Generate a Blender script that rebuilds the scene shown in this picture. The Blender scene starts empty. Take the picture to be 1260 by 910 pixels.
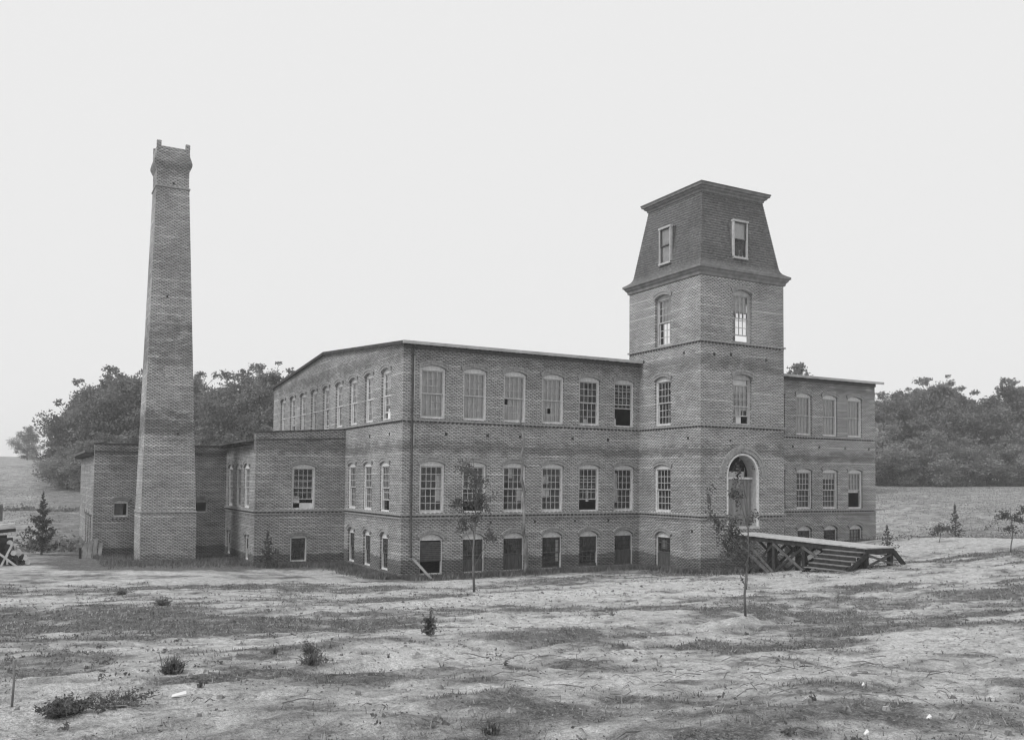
import bpy, bmesh, math, random
import numpy as np
from mathutils import Vector, Matrix
C = bpy.context.scene.collection
R = math.radians
rnd = random.Random(7)
rng = np.random.default_rng(11)
# ------------------------------------------------------------------ camera
cam = bpy.data.cameras.new('camera'); co = bpy.data.objects.new('camera', cam); C.objects.link(co)
yaw, pit, rol = 0.499859, 0.042285, 0.0082625
fw = Vector((math.sin(yaw)*math.cos(pit), math.cos(yaw)*math.cos(pit), math.sin(pit)))
r0 = Vector((math.cos(yaw), -math.sin(yaw), 0)); u0 = r0.cross(fw)
r2 = math.cos(rol)*r0 + math.sin(rol)*u0; u2 = -math.sin(rol)*r0 + math.cos(rol)*u0
CAM = Vector((-14.871, -37.497, 5.609))
m = Matrix((r2, u2, -fw)).transposed().to_4x4(); m.translation = CAM
co.matrix_world = m
cam.sensor_width = 36; cam.lens = 1099.835/1260*36
cam.shift_y = (545.268-455)/1260
cam.clip_start = 0.1; cam.clip_end = 6000
bpy.context.scene.camera = co
# ------------------------------------------------------------------ sky, sun, exposure
SUN_EL, SUN_AZ = 48, 262      # hazy sun high in the west (left and slightly to the front of the mill)
w = bpy.data.worlds.new('World'); bpy.context.scene.world = w; w.use_nodes = True
nt = w.node_tree; nt.nodes.clear()
out = nt.nodes.new('ShaderNodeOutputWorld'); bg = nt.nodes.new('ShaderNodeBackground')
sky = nt.nodes.new('ShaderNodeTexSky'); sky.sky_type = 'NISHITA'; sky.sun_disc = False
sky.sun_elevation = R(SUN_EL); sky.sun_rotation = R(SUN_AZ)
bw = nt.nodes.new('ShaderNodeRGBToBW'); mx = nt.nodes.new('ShaderNodeMix'); mx.data_type = 'RGBA'
mx.inputs[0].default_value = 0.955           # a white overcast veil over the clear sky
mx.inputs[7].default_value = (8.68, 8.68, 8.68, 1)
nt.links.new(sky.outputs[0], bw.inputs[0]); nt.links.new(bw.outputs[0], mx.inputs[6])
nt.links.new(mx.outputs[2], bg.inputs[0]); nt.links.new(bg.outputs[0], out.inputs[0])
bg.inputs[1].default_value = 0.1
sl = bpy.data.lights.new('sun', 'SUN'); sl.energy = 2.0; sl.angle = R(22); sl.color = (1, 1, 1)
so = bpy.data.objects.new('sun', sl); C.objects.link(so)
sd = Vector((math.sin(R(SUN_AZ))*math.cos(R(SUN_EL)), math.cos(R(SUN_AZ))*math.cos(R(SUN_EL)), math.sin(R(SUN_EL))))
so.rotation_euler = sd.to_track_quat('Z', 'Y').to_euler()
vs = bpy.context.scene.view_settings; vs.view_transform = 'Standard'; vs.look = 'None'; vs.exposure = 0; vs.gamma = 1
cy = bpy.context.scene.cycles; cy.max_bounces = 6; cy.volume_bounces = 1; cy.transparent_max_bounces = 24; cy.use_denoising = True; cy.filter_width = 1.3

# ------------------------------------------------------------------ helpers
def empty(name, label, cat, loc=(0, 0, 0), rz=0, group=None):
    o = bpy.data.objects.new(name, None); C.objects.link(o); o.location = loc; o.rotation_euler = (0, 0, rz)
    return tag(o, label, cat, group)
def tag(o, label=None, cat=None, group=None, kind=None):
    if label: o['label'] = label
    if cat: o['category'] = cat
    if group: o['group'] = group
    if kind: o['kind'] = kind
    return o
class MB:
    def __init__(s): s.v = []; s.f = []
    def face(s, *ps):
        n = len(s.v); s.v += [tuple(p) for p in ps]; s.f.append(tuple(range(n, n+len(ps)))); return s
    def raw(s, vs_, fs_):
        n = len(s.v); s.v += [tuple(p) for p in vs_]; s.f += [tuple(i+n for i in f) for f in fs_]; return s
    def box(s, x0, x1, y0, y1, z0, z1):
        vv = [(x0,y0,z0),(x1,y0,z0),(x1,y1,z0),(x0,y1,z0),(x0,y0,z1),(x1,y0,z1),(x1,y1,z1),(x0,y1,z1)]
        return s.raw(vv, [(0,3,2,1),(4,5,6,7),(0,1,5,4),(1,2,6,5),(2,3,7,6),(3,0,4,7)])
    def beam(s, a, b, w_, h, up=(0,0,1)):
        a = Vector(a); b = Vector(b); d = (b-a).normalized(); sd_ = d.cross(Vector(up))
        if sd_.length < 1e-3: sd_ = d.cross(Vector((1,0,0)))
        sd_.normalize(); uu = sd_.cross(d).normalized()
        vv = []
        for p in (a, b):
            for i, j in ((-1,-1),(1,-1),(1,1),(-1,1)): vv.append(p + sd_*(i*w_/2) + uu*(j*h/2))
        return s.raw(vv, [(3,2,1,0),(4,5,6,7),(0,1,5,4),(1,2,6,5),(2,3,7,6),(3,0,4,7)])
    def tube(s, pts, rad, n=6):
        pts = [Vector(p) for p in pts]; rings = []
        for i, p in enumerate(pts):
            d = (pts[min(i+1, len(pts)-1)] - pts[max(i-1, 0)]).normalized()
            a = d.cross(Vector((0.13, 0.97, 0.2))); a.normalize(); b = d.cross(a)
            rings.append([p + (a*math.cos(2*math.pi*k/n) + b*math.sin(2*math.pi*k/n))*rad[i] for k in range(n)])
        vv = [q for r_ in rings for q in r_]; ff = []
        for i in range(len(pts)-1):
            for k in range(n): ff.append((i*n+k, i*n+(k+1) % n, (i+1)*n+(k+1) % n, (i+1)*n+k))
        ff.append(tuple(range(n))[::-1]); ff.append(tuple((len(pts)-1)*n+k for k in range(n)))
        return s.raw(vv, ff)
    def mesh(s, name, mat, smooth=False):
        me = bpy.data.meshes.new(name); me.from_pydata(s.v, [], s.f); me.update()
        if mat: me.materials.append(mat)
        if smooth: me.polygons.foreach_set('use_smooth', [True]*len(me.polygons))
        return me
    def build(s, name, mat, parent=None, smooth=False, loc=None, rz=None):
        return link(name, s.mesh(name, mat, smooth), parent, loc, rz)
def link(name, me, parent=None, loc=None, rz=None):
    o = bpy.data.objects.new(name, me); C.objects.link(o)
    if parent: o.parent = parent
    if loc is not None: o.location = loc
    if rz is not None: o.rotation_euler = (0, 0, rz)
    return o
def wall_uv(me, M=None):
    """UV in metres of the wall: horizontal run and height"""
    uv = me.uv_layers.new(name='UVMap')
    for p in me.polygons:
        n = p.normal
        for li in p.loop_indices:
            c = me.vertices[me.loops[li].vertex_index].co
            if abs(n.z) > .8: uv.data[li].uv = (c.x, c.y)
            elif abs(n.x) > abs(n.y): uv.data[li].uv = (c.y, c.z)
            else: uv.data[li].uv = (c.x, c.z)
# ------------------------------------------------------------------ materials (the photograph is monochrome: every colour is a grey)
class NT:
    def __init__(s, name):
        s.m = bpy.data.materials.new(name); s.m.use_nodes = True; s.t = s.m.node_tree
        s.b = s.t.nodes['Principled BSDF']; s.b.inputs['Roughness'].default_value = .9
        s.b.inputs['Specular IOR Level'].default_value = .2
        s.o = s.t.nodes['Material Output']
    def n(s, kind, **kw):
        nd = s.t.nodes.new(kind)
        for k, v in kw.items():
            if isinstance(k, str) and k in nd.inputs.keys(): nd.inputs[k].default_value = v
            else: setattr(nd, k, v)
        return nd
    def l(s, a, b): s.t.links.new(a, b)
    def coord(s, kind='Object'): return s.n('ShaderNodeTexCoord').outputs[kind]
    def noise(s, vec, scale, detail=4, rough=.6, sc=None):
        if sc:
            mp = s.n('ShaderNodeMapping'); mp.inputs['Scale'].default_value = sc; s.l(vec, mp.inputs[0]); vec = mp.outputs[0]
        nd = s.n('ShaderNodeTexNoise'); nd.inputs['Scale'].default_value = scale; nd.inputs['Detail'].default_value = detail
        nd.inputs['Roughness'].default_value = rough; s.l(vec, nd.inputs['Vector']); return nd.outputs['Fac']
    def ramp(s, f, *st):
        nd = s.n('ShaderNodeValToRGB'); e = nd.color_ramp.elements
        while len(e) < len(st): e.new(.5)
        for i, (p, c) in enumerate(st): e[i].position = p; e[i].color = (c, c, c, 1)
        s.l(f, nd.inputs[0]); return nd.outputs[0]
    def mix(s, f, a, b, mode='MIX'):
        nd = s.n('ShaderNodeMix'); nd.data_type = 'RGBA'; nd.blend_type = mode
        for v, i in ((f, 0), (a, 6), (b, 7)):
            if hasattr(v, 'links') or hasattr(v, 'is_linked'): s.l(v, nd.inputs[i])
            else: nd.inputs[i].default_value = v if i == 0 else (v, v, v, 1)
        return nd.outputs[2]
    def math(s, op, a, b=0.0):
        nd = s.n('ShaderNodeMath'); nd.operation = op
        for v, i in ((a, 0), (b, 1)):
            if hasattr(v, 'is_linked'): s.l(v, nd.inputs[i])
            else: nd.inputs[i].default_value = v
        return nd.outputs[0]
    def bump(s, h, st, dist=.02):
        nd = s.n('ShaderNodeBump'); nd.inputs['Strength'].default_value = st; nd.inputs['Distance'].default_value = dist
        s.l(h, nd.inputs['Height']); s.l(nd.outputs[0], s.b.inputs['Normal'])
    def col(s, c): s.l(c, s.b.inputs['Base Color']); return s.m

def brick_mat(name, lo, hi, mortar, base_band=None, stain=.5, lattice=.80, bands=()):
    k = NT(name); uv = k.n('ShaderNodeUVMap').outputs[0]
    obj = k.coord()
    def bt(width, row):
        b = k.n('ShaderNodeTexBrick'); k.l(uv, b.inputs['Vector'])
        b.inputs['Color1'].default_value = (lo,)*3+(1,); b.inputs['Color2'].default_value = (hi,)*3+(1,)
        b.inputs['Mortar'].default_value = (mortar,)*3+(1,)
        b.inputs['Scale'].default_value = 1; b.inputs['Brick Width'].default_value = width; b.inputs['Row Height'].default_value = row
        b.inputs['Mortar Size'].default_value = .0085; b.inputs['Mortar Smooth'].default_value = .35; b.inputs['Bias'].default_value = -.1
        return b
    st, hd = bt(.226, .0755), bt(.113, .0755)
    sp = k.n('ShaderNodeSeparateXYZ'); k.l(uv, sp.inputs[0])
    fr = k.math('FRACT', k.math('MULTIPLY', sp.outputs[1], 1/.453))
    isH = k.math('LESS_THAN', fr, 1/6)
    # the header course: light mortar streaks that come and go
    hv = k.noise(uv, 1, 3, .6, (.5, 3.3, 1))
    headc = k.mix(.55, hd.outputs[0], k.ramp(hv, (.35, lo*1.05), (.62, mortar)))
    c = k.mix(isH, st.outputs[0], headc)
    # headers and stretchers alternate in the bond: darker headers make a diagonal lattice over the wall
    dn = k.noise(uv, 3.1, 2, .5); uu = k.math('ADD', k.math('MULTIPLY', sp.outputs[0], 2*math.pi/.226), k.math('MULTIPLY', dn, 3.2))
    vv = k.math('ADD', k.math('MULTIPLY', sp.outputs[1], 2*math.pi/.151), k.math('MULTIPLY', dn, 1.5))
    lat = k.math('MULTIPLY', k.math('COSINE', uu), k.math('COSINE', vv))
    amp = k.math('MULTIPLY', k.math('ADD', k.noise(obj, 1.4, 3, .6), .12), lattice)
    mul = k.math('ADD', k.math('MULTIPLY', lat, amp), 1.0)
    c = k.mix(1, c, mul, 'MULTIPLY')
    # uneven firing and weather stains
    n1 = k.noise(obj, .45, 5, .62); n2 = k.noise(obj, 2.3, 4, .6, (1, 1, 2.2)); n3 = k.noise(obj, .8, 4, .65, (.3, .3, 1.1))
    c = k.mix(1, c, k.ramp(n1, (.3, .74), (.7, 1.18)), 'MULTIPLY')
    c = k.mix(1, c, k.ramp(n2, (.3, .93), (.7, 1.06)), 'MULTIPLY')
    c = k.mix(stain, c, k.ramp(n3, (.34, .58), (.44, 1.0)), 'MULTIPLY')
    if bands:
        bp_ = k.n('ShaderNodeSeparateXYZ'); k.l(obj, bp_.inputs[0]); sm = k.noise(obj, 1.3, 5, .7, (1, 1, 1.8))
        for zc, hw_, st_ in bands:       # long darker runs: soot, and shade painted in below the eaves
            dz_ = k.math('ABSOLUTE', k.math('SUBTRACT', bp_.outputs[2], zc))
            e_ = k.math('ADD', k.math('MULTIPLY', dz_, 1/hw_), k.math('MULTIPLY', k.math('SUBTRACT', sm, .5), -4.5))
            c = k.mix(k.ramp(e_, (.35, st_), (1.0, 0)), c, k.mix(1, c, .50, 'MULTIPLY'))
    if base_band is not None:
        gp = k.n('ShaderNodeSeparateXYZ'); k.l(obj, gp.inputs[0])
        e = k.math('ADD', gp.outputs[2], k.math('MULTIPLY', k.noise(obj, 1.1, 5, .7), -.45))
        band = k.ramp(k.math('ADD', e, 1-base_band+.19), (.93, 1), (1.0, 0))
        c = k.mix(band, c, k.mix(1, c, .45, 'MULTIPLY'))
    h = k.mix(isH, st.outputs['Fac'], hd.outputs['Fac'])
    k.bump(h, -.5, .012)
    return k.col(c)
BR_MAIN = brick_mat('mill_brick', .15, .28, .56, 2.03, bands=((7.15, .32, .75), (11.5, .38, .6), (3.75, .2, .4), (11.2, .3, .3)))  # the highest bands paint eave shade into the brick
BR_GABLE = BR_MAIN
BR_ANNEX = brick_mat('annex_brick', .145, .27, .54, 1.80, bands=((7.35, .5, .7),))
BR_REAR = brick_mat('rear_brick', .13, .25, .50, 1.86, bands=((7.0, .35, .7),))
BR_CHIM = brick_mat('chimney_brick', .175, .31, .60, None, .5, bands=((8.4, .9, 1), (12.4, 1.3, .8), (17.0, 1.2, .4), (22.0, .9, .6), (1.3, .6, .7)))
BR_TRIM = NT('brick_trim'); _n = BR_TRIM.noise(BR_TRIM.coord(), 9, 3); BR_TRIM = BR_TRIM.col(BR_TRIM.ramp(_n, (.3, .22), (.7, .40)))
BR_DARK = NT('dentil_brick_shaded'); _n = BR_DARK.noise(BR_DARK.coord(), 9, 3); BR_DARK = BR_DARK.col(BR_DARK.ramp(_n, (.3, .05), (.7, .12)))  # dentil brick set darker to paint in the belt's shadow
def simple(name, lo, hi, sc=3, rough=.9, aniso=None, spec=.2, det=4):
    k = NT(name); k.b.inputs['Roughness'].default_value = rough; k.b.inputs['Specular IOR Level'].default_value = spec
    n_ = k.noise(k.coord(), sc, det, .65, aniso); k.bump(n_, .25, .01)
    return k.col(k.ramp(n_, (.32, lo), (.68, hi)))
PAINT = simple('weathered_white_paint', .50, .78, 9)
PAINT_GREY = simple('faded_grey_paint', .38, .55, 6)
TRIM = simple('cornice_paint', .15, .25, 3)
GUTTER = simple('gutter_metal', .33, .5, 1.5)
DARK = simple('dark_soffit_wood', .04, .09, 4)
ROOF = simple('roof_tin', .07, .14, 1.2, .7)
SHADE = simple('window_blind_cloth', .50, .68, 1.3)
SHADE_D = simple('grey_blind_cloth', .18, .28, 1.6)
PAPER = simple('pale_paper', .60, .82, 2)
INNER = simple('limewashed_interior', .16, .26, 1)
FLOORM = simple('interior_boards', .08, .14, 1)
LINEN = simple('white_linen', .80, .9, 2)
BOARD = simple('weathered_boards', .16, .32, 4, .9, (1, 1, .25))
DECK = simple('deck_boards', .34, .56, 5, .9)
BEAM = simple('dark_timber', .02, .055, 5, .9)
BEAM_L = simple('grey_timber', .07, .15, 5, .9)  # grey lowered to put the deck's under-shade into the colour
STEPM = simple('worn_step_boards', .13, .25, 5, .9)
WHITEB = simple('fresh_sawn_boards', .42, .66, 4)
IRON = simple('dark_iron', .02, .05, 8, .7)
PIPE = simple('rusty_pipe', .04, .10, 5, .7)
BASEW = simple('tarred_boards', .05, .11, 4, .9, (3, 3, .4))
BARK = simple('bark', .08, .2, 9, .95, (1, 1, .3))
BARK_P = simple('pale_bark', .07, .30, 4, .95, (1, 1, .5))
k = NT('shingles'); uv = k.coord(); n1 = k.noise(uv, 7, 2, .5, (1, 1, 3)); n2 = k.noise(uv, .7, 4, .6)
SHING = k.col(k.mix(1, k.ramp(n1, (.3, .08), (.72, .20)), k.ramp(n2, (.3, .8), (.7, 1.15)), 'MULTIPLY'))
# window glass: old, a little dusty
k = NT('window_glass'); t = k.t
gl = k.n('ShaderNodeBsdfGlossy'); gl.inputs['Roughness'].default_value = .06; gl.inputs['Color'].default_value = (.9, .9, .9, 1)
tr = k.n('ShaderNodeBsdfTransparent'); tr.inputs[0].default_value = (.93, .93, .93, 1)
df = k.n('ShaderNodeBsdfDiffuse'); df.inputs[0].default_value = (.5, .5, .5, 1)
fr = k.n('ShaderNodeFresnel'); fr.inputs[0].default_value = 1.5
ms = k.n('ShaderNodeMixShader'); ms2 = k.n('ShaderNodeMixShader'); k.l(k.ramp(k.noise(k.coord(), 1.7, 4, .6), (.35, .02), (.7, .10)), ms2.inputs[0])
k.l(tr.outputs[0], ms2.inputs[1]); k.l(df.outputs[0], ms2.inputs[2])
k.l(fr.outputs[0], ms.inputs[0]); k.l(ms2.outputs[0], ms.inputs[1]); k.l(gl.outputs[0], ms.inputs[2]); k.l(ms.outputs[0], k.o.inputs[0])
GLASS = k.m
def leaf_mat(name, lo, hi, sc=.9):
    k = NT(name); n_ = k.noise(k.coord(), sc, 3, .6); n2_ = k.noise(k.coord(), 5, 2, .6)
    c = k.mix(.35, k.ramp(n_, (.36, lo), (.64, hi)), k.ramp(n2_, (.3, lo), (.7, hi)))
    d = k.n('ShaderNodeBsdfDiffuse'); tl = k.n('ShaderNodeBsdfTranslucent'); mm = k.n('ShaderNodeMixShader'); mm.inputs[0].default_value = .4
    k.l(c, d.inputs[0]); k.l(c, tl.inputs[0]); k.l(d.outputs[0], mm.inputs[1]); k.l(tl.outputs[0], mm.inputs[2]); k.l(mm.outputs[0], k.o.inputs[0])
    return k.m
LEAF = leaf_mat('oak_leaves', .12, .32, .45)  # light and dark of crown clumps, and haze paleness, painted into the leaves
LEAF_L = leaf_mat('pale_leaves', .17, .40, .5)
LEAF_S = leaf_mat('sapling_leaves', .08, .19)
LEAF_C = leaf_mat('cedar_needles', .06, .16, 2)
WEED = leaf_mat('weed_leaves', .07, .20, 3.0)
WEED2 = leaf_mat('small_weed_leaves', .07, .26, 28)
GRASS = leaf_mat('grass_blades', .10, .27)
FIELDG = leaf_mat('field_grass_blades', .16, .34)
STRAW = leaf_mat('dry_straw', .28, .55)

# ------------------------------------------------------------------ terrain
def hash2(ix, iy, s):
    n = (ix*374761393 + iy*668265263 + s*1442695041) & 0xffffffff
    n = ((n ^ (n >> 13))*1274126177) & 0xffffffff
    return ((n ^ (n >> 16)) & 0xffff)/65535.0
def vnoise(x, y, s=0):
    xi = np.floor(x).astype(np.int64); yi = np.floor(y).astype(np.int64); fx = x-xi; fy = y-yi
    fx = fx*fx*(3-2*fx); fy = fy*fy*(3-2*fy)
    a = hash2(xi, yi, s); b = hash2(xi+1, yi, s); c = hash2(xi, yi+1, s); d = hash2(xi+1, yi+1, s)
    return (a*(1-fx)+b*fx)*(1-fy) + (c*(1-fx)+d*fx)*fy
def fbm(x, y, s=0, o=4):
    t = 0; a = .5; n = 0
    for i in range(o): t = t + a*vnoise(x*2**i+17.3*i, y*2**i-9.1*i, s+i); n += a; a *= .55
    return t/n
CP = np.array([(-15,-37.5,3.95),(-22,-38,3.9),(-5,-38,4.0),(-26,-28,3.4),(10,-37,3.9),(-14.5,-30.6,3.8),(-11.8,-31.9,3.8),(-8.9,-33.2,3.8),
 (-14.2,-25.8,3.4),(-9.7,-28.1,3.4),(-5,-30.4,3.4),(-13.8,-18.6,2.8),(-6.5,-22.2,2.8),(1.3,-25.9,2.8),(-13.3,-9.2,2.2),(-1.8,-13.7,2.1),
 (7.5,-21.4,2.5),(-14.1,3.9,1.7),(-6.8,-.1,1.6),(-1.3,-3.4,1.42),(6.2,-4.2,1.42),(16.6,-14.5,2.32),(19.3,-15.5,2.55),
 (0,0,1.2),(6,-.2,1.24),(13,-.2,1.25),(31,0,1.9),(31,24,1.8),(13.1,-4.8,1.38),(18.5,-4.8,1.5),(15,-7,1.5),(14.8,-9.5,1.83),(13.9,-11,2.03),
 (14.8,-12.8,2.22),(17,-12.3,2.24),(18.4,-11.8,2.28),(0,8,1.2),(-4.6,8,1.27),(-9.5,11,1.38),(-6,11,1.33),(-11.5,15.3,1.35),(-11.5,27,1.6),(-5,15,1.2),
 (-14.5,17,1.5),(-16.4,43.3,3.0),(-9.7,39.6,3.0),(.4,34,3.0),(-17.1,78,4.4),(-7.5,72.6,4.5),(6.8,64.7,4.6),(-18,112,7.1),(13,95,7.1),(-19,158,9.0),(22,136,9.0),
 (29.3,-2.2,2.45),(35.9,-5.8,2.5),(52.9,16.8,3.7),(63,11.2,3.8),(86.8,43.8,5.5),(102,35.5,5.6),(120,71,6.4),(141,60,6.6),(24,-8,2.3),
 (-60,0,2.5),(-60,80,6),(-60,-60,4.5),(60,-40,4),(120,-20,6),(0,-80,5),(40,50,4),(70,110,7.5),(-40,160,9.5),(180,140,8),(100,200,10)], dtype=float)
def _U(r2_): return np.where(r2_ > 1e-9, r2_*np.log(np.maximum(r2_, 1e-9))*.5, 0)
_s = 50.0; _P = CP[:, :2]/_s; _n = len(CP)
_K = _U(((_P[:, None]-_P[None])**2).sum(-1)) + np.eye(_n)*2e-5
_A = np.zeros((_n+3, _n+3)); _A[:_n, :_n] = _K; _A[:_n, _n] = 1; _A[:_n, _n+1:] = _P; _A[_n:, :_n] = _A[:_n, _n:].T
_W = np.linalg.solve(_A, np.concatenate([CP[:, 2], [0, 0, 0]]))
def height(x, y, fine=True):
    x = np.atleast_1d(np.asarray(x, float)); y = np.atleast_1d(np.asarray(y, float))
    q = np.stack([x, y], 1)/_s; z = np.empty(len(x))
    for i in range(0, len(x), 20000):
        s_ = slice(i, i+20000); z[s_] = _U(((q[s_, None]-_P[None])**2).sum(-1))@_W[:_n] + _W[_n] + q[s_]@_W[_n+1:]
    rad = np.hypot(x-20, y-20); far = np.clip((rad-140)/120, 0, 1); far = far*far*(3-2*far)
    z = z*(1-far) + far*(9 + 5*(fbm(x/160, y/160, 3)-.5)) 
    if fine:
        d = np.hypot(x+14.87, y+37.5)
        # keep it flat right by the walls
        near = np.clip(np.minimum(np.maximum(np.maximum(-y-1.0, -x-1.0), -1)*.5+.2, 1), .15, 1)
        am = np.clip(1.2-d/90, .35, 1)
        z = z + near*am*(.22*(fbm(x/3.2+5, y/2.6, 21)-.5) + .11*(fbm(x/.9, y/.7, 31)-.5) + .07*(fbm(x/.30, y/.26, 41, 3)-.5) + .045*np.abs(fbm(x/.13, y/.12, 45, 2)-.5))
        # shallow cart ruts crossing in front of the mill
        for c0, sl_, amp in ((-13.0, .22, .07), (-14.6, .22, .07), (-23.5, .35, .06), (-25.0, .35, .06)):
            yy = y-(c0+sl_*(x+5)+.8*np.sin(x*.21)); z = z - near*amp*np.exp(-(yy/.22)**2)*(.4+fbm(x/1.5, y/1.5, 9)) + near*amp*.5*np.exp(-((np.abs(yy)-.42)/.16)**2)
        # mound round the foot of the right-hand sapling
        z = z + .22*np.exp(-((x+2.14)**2+(y+24.0)**2)/.55)
    return z
def gz(x, y): return float(height([x], [y])[0])
BL = [('D',-10.9,-18.8,3.4,3.0,1.0),('D',-13.4,-16.2,3.0,2.6,.9),('D',-10.2,-24.2,1.6,1.0,.5),('D',-7.7,-24.9,2.0,1.7,1.0),('D',1.1,-18.1,3.5,.7,1.1),
      ('D',-8.7,-32.0,1.4,.7,.9),('D',-10.4,-32.5,1.2,.6,.8),('D',-5.2,-5.8,5,.6,.8),('B',-10.6,-26.8,1.6,.8,1.1),('B',-14.6,-30.0,1.6,1.2,.9),
      ('B',-2.9,-29.1,2.6,2.2,.7),('B',5.0,-13.0,7,1.6,1.0),('B',-7,-1.2,9,1.3,.9),('B',12.1,-16.2,4,2.0,.6),('D',-4.3,-27.0,1.7,.9,.5),('D',-8,-12,4.5,1.6,.35),
      ('D',5,-21,3,1.2,.5),('B',0,-3.4,10,.9,1.1),('B',-5,-21.5,3,1.0,.5),('D',-12.5,-28.3,1.2,.35,.9),('B',28,-7,7,2.0,1.2),('B',-5.0,-33.6,1.0,1.2,.4),
      ('D',21,-12,2.4,.5,.8),('D',-.6,-18.6,1.5,.28,1.3),('D',-6.2,-4.6,4,.25,1.0),('D',-9.9,-21.0,1.2,.22,1.2),('D',-11.2,-20.6,.9,.2,1.0),
      ('D',-5.6,-27.8,1.0,.2,1.3),('D',-4.4,-28.6,.9,.16,1.2),('D',-7.3,-29.4,.9,.16,1.0),('D',3.5,-20.2,2.2,.3,.7),('D',9,-17.5,3,.3,.7),('D',-12.9,-20.5,.7,.2,1.1),
      ('D',-13.6,-12.5,1.4,.3,1.1),('D',-11.5,-11.2,1.6,.3,1.0),('B',-3.5,-20.9,3.5,.8,.8),('B',6,-15.8,5,.5,.8),('B',-6.5,-28.9,1.2,.5,.9),('B',0,-23.5,3,.7,.6),('D',-12.6,-24.5,2.4,1.0,.5),('B',27.8,-6.4,1.6,.9,1.6),('B',32.5,-5.5,1.2,.7,1.6)]
def grassmask(x, y):
    g = 1.5*(fbm(x/4.5+3, y/2.6, 51)-.5) + 1.4*(fbm(x/1.1, y/.8, 61)-.5) + .75*(fbm(x/.3, y/.24, 71, 3)-.5)
    wx = x+1.1*(fbm(x/1.3, y/1.1, 151)-.5)*2; wy = y+.8*(fbm(x/.9, y/.8, 161)-.5)*2
    for t_, bx, by, sx, sy, a in BL:
        e = np.exp(-(((wx-bx)/sx)**2 + ((wy-by)/sy)**2)); g = g + (a if t_ == 'D' else -a)*.52*e
    # grown-over strip at the foot of the walls; open field beyond the mill
    d = np.maximum(np.maximum(-x-.2, x-31.5), np.maximum(-y-.2, 0)); 
    dt = np.maximum(np.maximum(12.9-x, x-18.7), np.maximum(-4.9-y, 0))
    da = np.maximum(np.maximum(-12.2-x, x), np.maximum(7.0-y, 0))
    dd = np.minimum(np.minimum(d, dt), da)
    g = g + 1.1*np.exp(-(np.maximum(dd, 0)/1.5)**2.5)
    fld = 1/(1+np.exp(-np.clip((y-14-.15*x)/4, -40, 40))); rt = 1/(1+np.exp(-np.clip((x-31-.9*(y+2))/3, -40, 40))); rt = rt*(y > -14)
    fr_ = np.maximum(fld, rt*np.clip((x-33)/8, 0, 1)); g = g*(1-.86*fr_) + .17*fr_
    return np.clip(.455+g, 0, 1)
def axis(segs):
    a = []
    for s0, s1, st in segs: a += list(np.arange(s0, s1, st))
    return np.array(a)
gx = axis([(-1600,-400,120),(-400,-120,20),(-120,-40,3),(-40,-20,.6),(-20,-3,.075),(-3,8,.13),(8,24,.25),(24,70,.7),(70,220,2.5),(220,600,25),(600,1601,120)])
gy = axis([(-1500,-300,150),(-300,-60,20),(-60,-36,1.0),(-36,-26,.07),(-26,-18,.11),(-18,-2,.16),(-2,20,.5),(20,80,1.2),(80,260,3),(260,600,25),(600,1801,120)])
X, Y = np.meshgrid(gx, gy); xf, yf = X.ravel(), Y.ravel(); zf = height(xf, yf)
nx, ny = len(gx), len(gy)
idx = np.arange(nx*ny).reshape(ny, nx)
quads = np.stack([idx[:-1, :-1], idx[:-1, 1:], idx[1:, 1:], idx[1:, :-1]], -1).reshape(-1, 4)
me = bpy.data.meshes.new('ground'); me.vertices.add(nx*ny); me.vertices.foreach_set('co', np.stack([xf, yf, zf], 1).ravel())
me.loops.add(quads.size); me.loops.foreach_set('vertex_index', quads.ravel()); me.polygons.add(len(quads))
me.polygons.foreach_set('loop_start', np.arange(0, quads.size, 4)); me.polygons.foreach_set('loop_total', np.full(len(quads), 4))
me.update(); me.validate(); me.polygons.foreach_set('use_smooth', [True]*len(quads))
at = me.attributes.new('grass', 'FLOAT', 'POINT'); at.data.foreach_set('value', grassmask(xf, yf))
k = NT('sandy_soil'); ob = k.coord()
a_ = k.n('ShaderNodeAttribute'); a_.attribute_name = 'grass'
f1 = k.noise(ob, 5, 6, .72); f2 = k.noise(ob, 26, 4, .7); f3 = k.noise(ob, 1.1, 6, .72, (1, 1.4, 1)); f4 = k.noise(ob, .16, 4, .6, (1, 1.6, 1))
f5 = k.noise(ob, 70, 3, .7); f6 = k.noise(ob, 2.2, 6, .75, (1, 1.5, 1))
sand = k.mix(1, k.ramp(f1, (.34, .52), (.62, .76)), k.ramp(f2, (.34, .66), (.60, 1.08)), 'MULTIPLY')
sand = k.mix(1, sand, k.ramp(f5, (.36, .70), (.6, 1.1)), 'MULTIPLY'); sand = k.mix(1, sand, k.ramp(f6, (.36, .60), (.50, 1.06)), 'MULTIPLY')
sand = k.mix(1, sand, k.ramp(f4, (.3, .85), (.7, 1.1)), 'MULTIPLY')
earth = k.mix(1, k.ramp(f1, (.34, .07), (.66, .23)), k.ramp(f2, (.34, .45), (.64, 1.45)), 'MULTIPLY')
earth = k.mix(1, earth, k.ramp(f5, (.38, .6), (.62, 1.3)), 'MULTIPLY')
g_ = k.math('ADD', a_.outputs['Fac'], k.math('MULTIPLY', k.math('SUBTRACT', f1, .5), .9))
g_ = k.math('ADD', g_, k.math('MULTIPLY', k.math('SUBTRACT', f3, .5), 1.3))
g_ = k.math('ADD', g_, k.math('MULTIPLY', k.math('SUBTRACT', f2, .5), .7)); g_ = k.math('ADD', g_, k.math('MULTIPLY', k.math('SUBTRACT', k.noise(ob, 9, 4, .75), .5), .8))
f7 = k.noise(ob, 9, 4, .75); f8 = k.noise(ob, 17, 3, .7)
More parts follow.
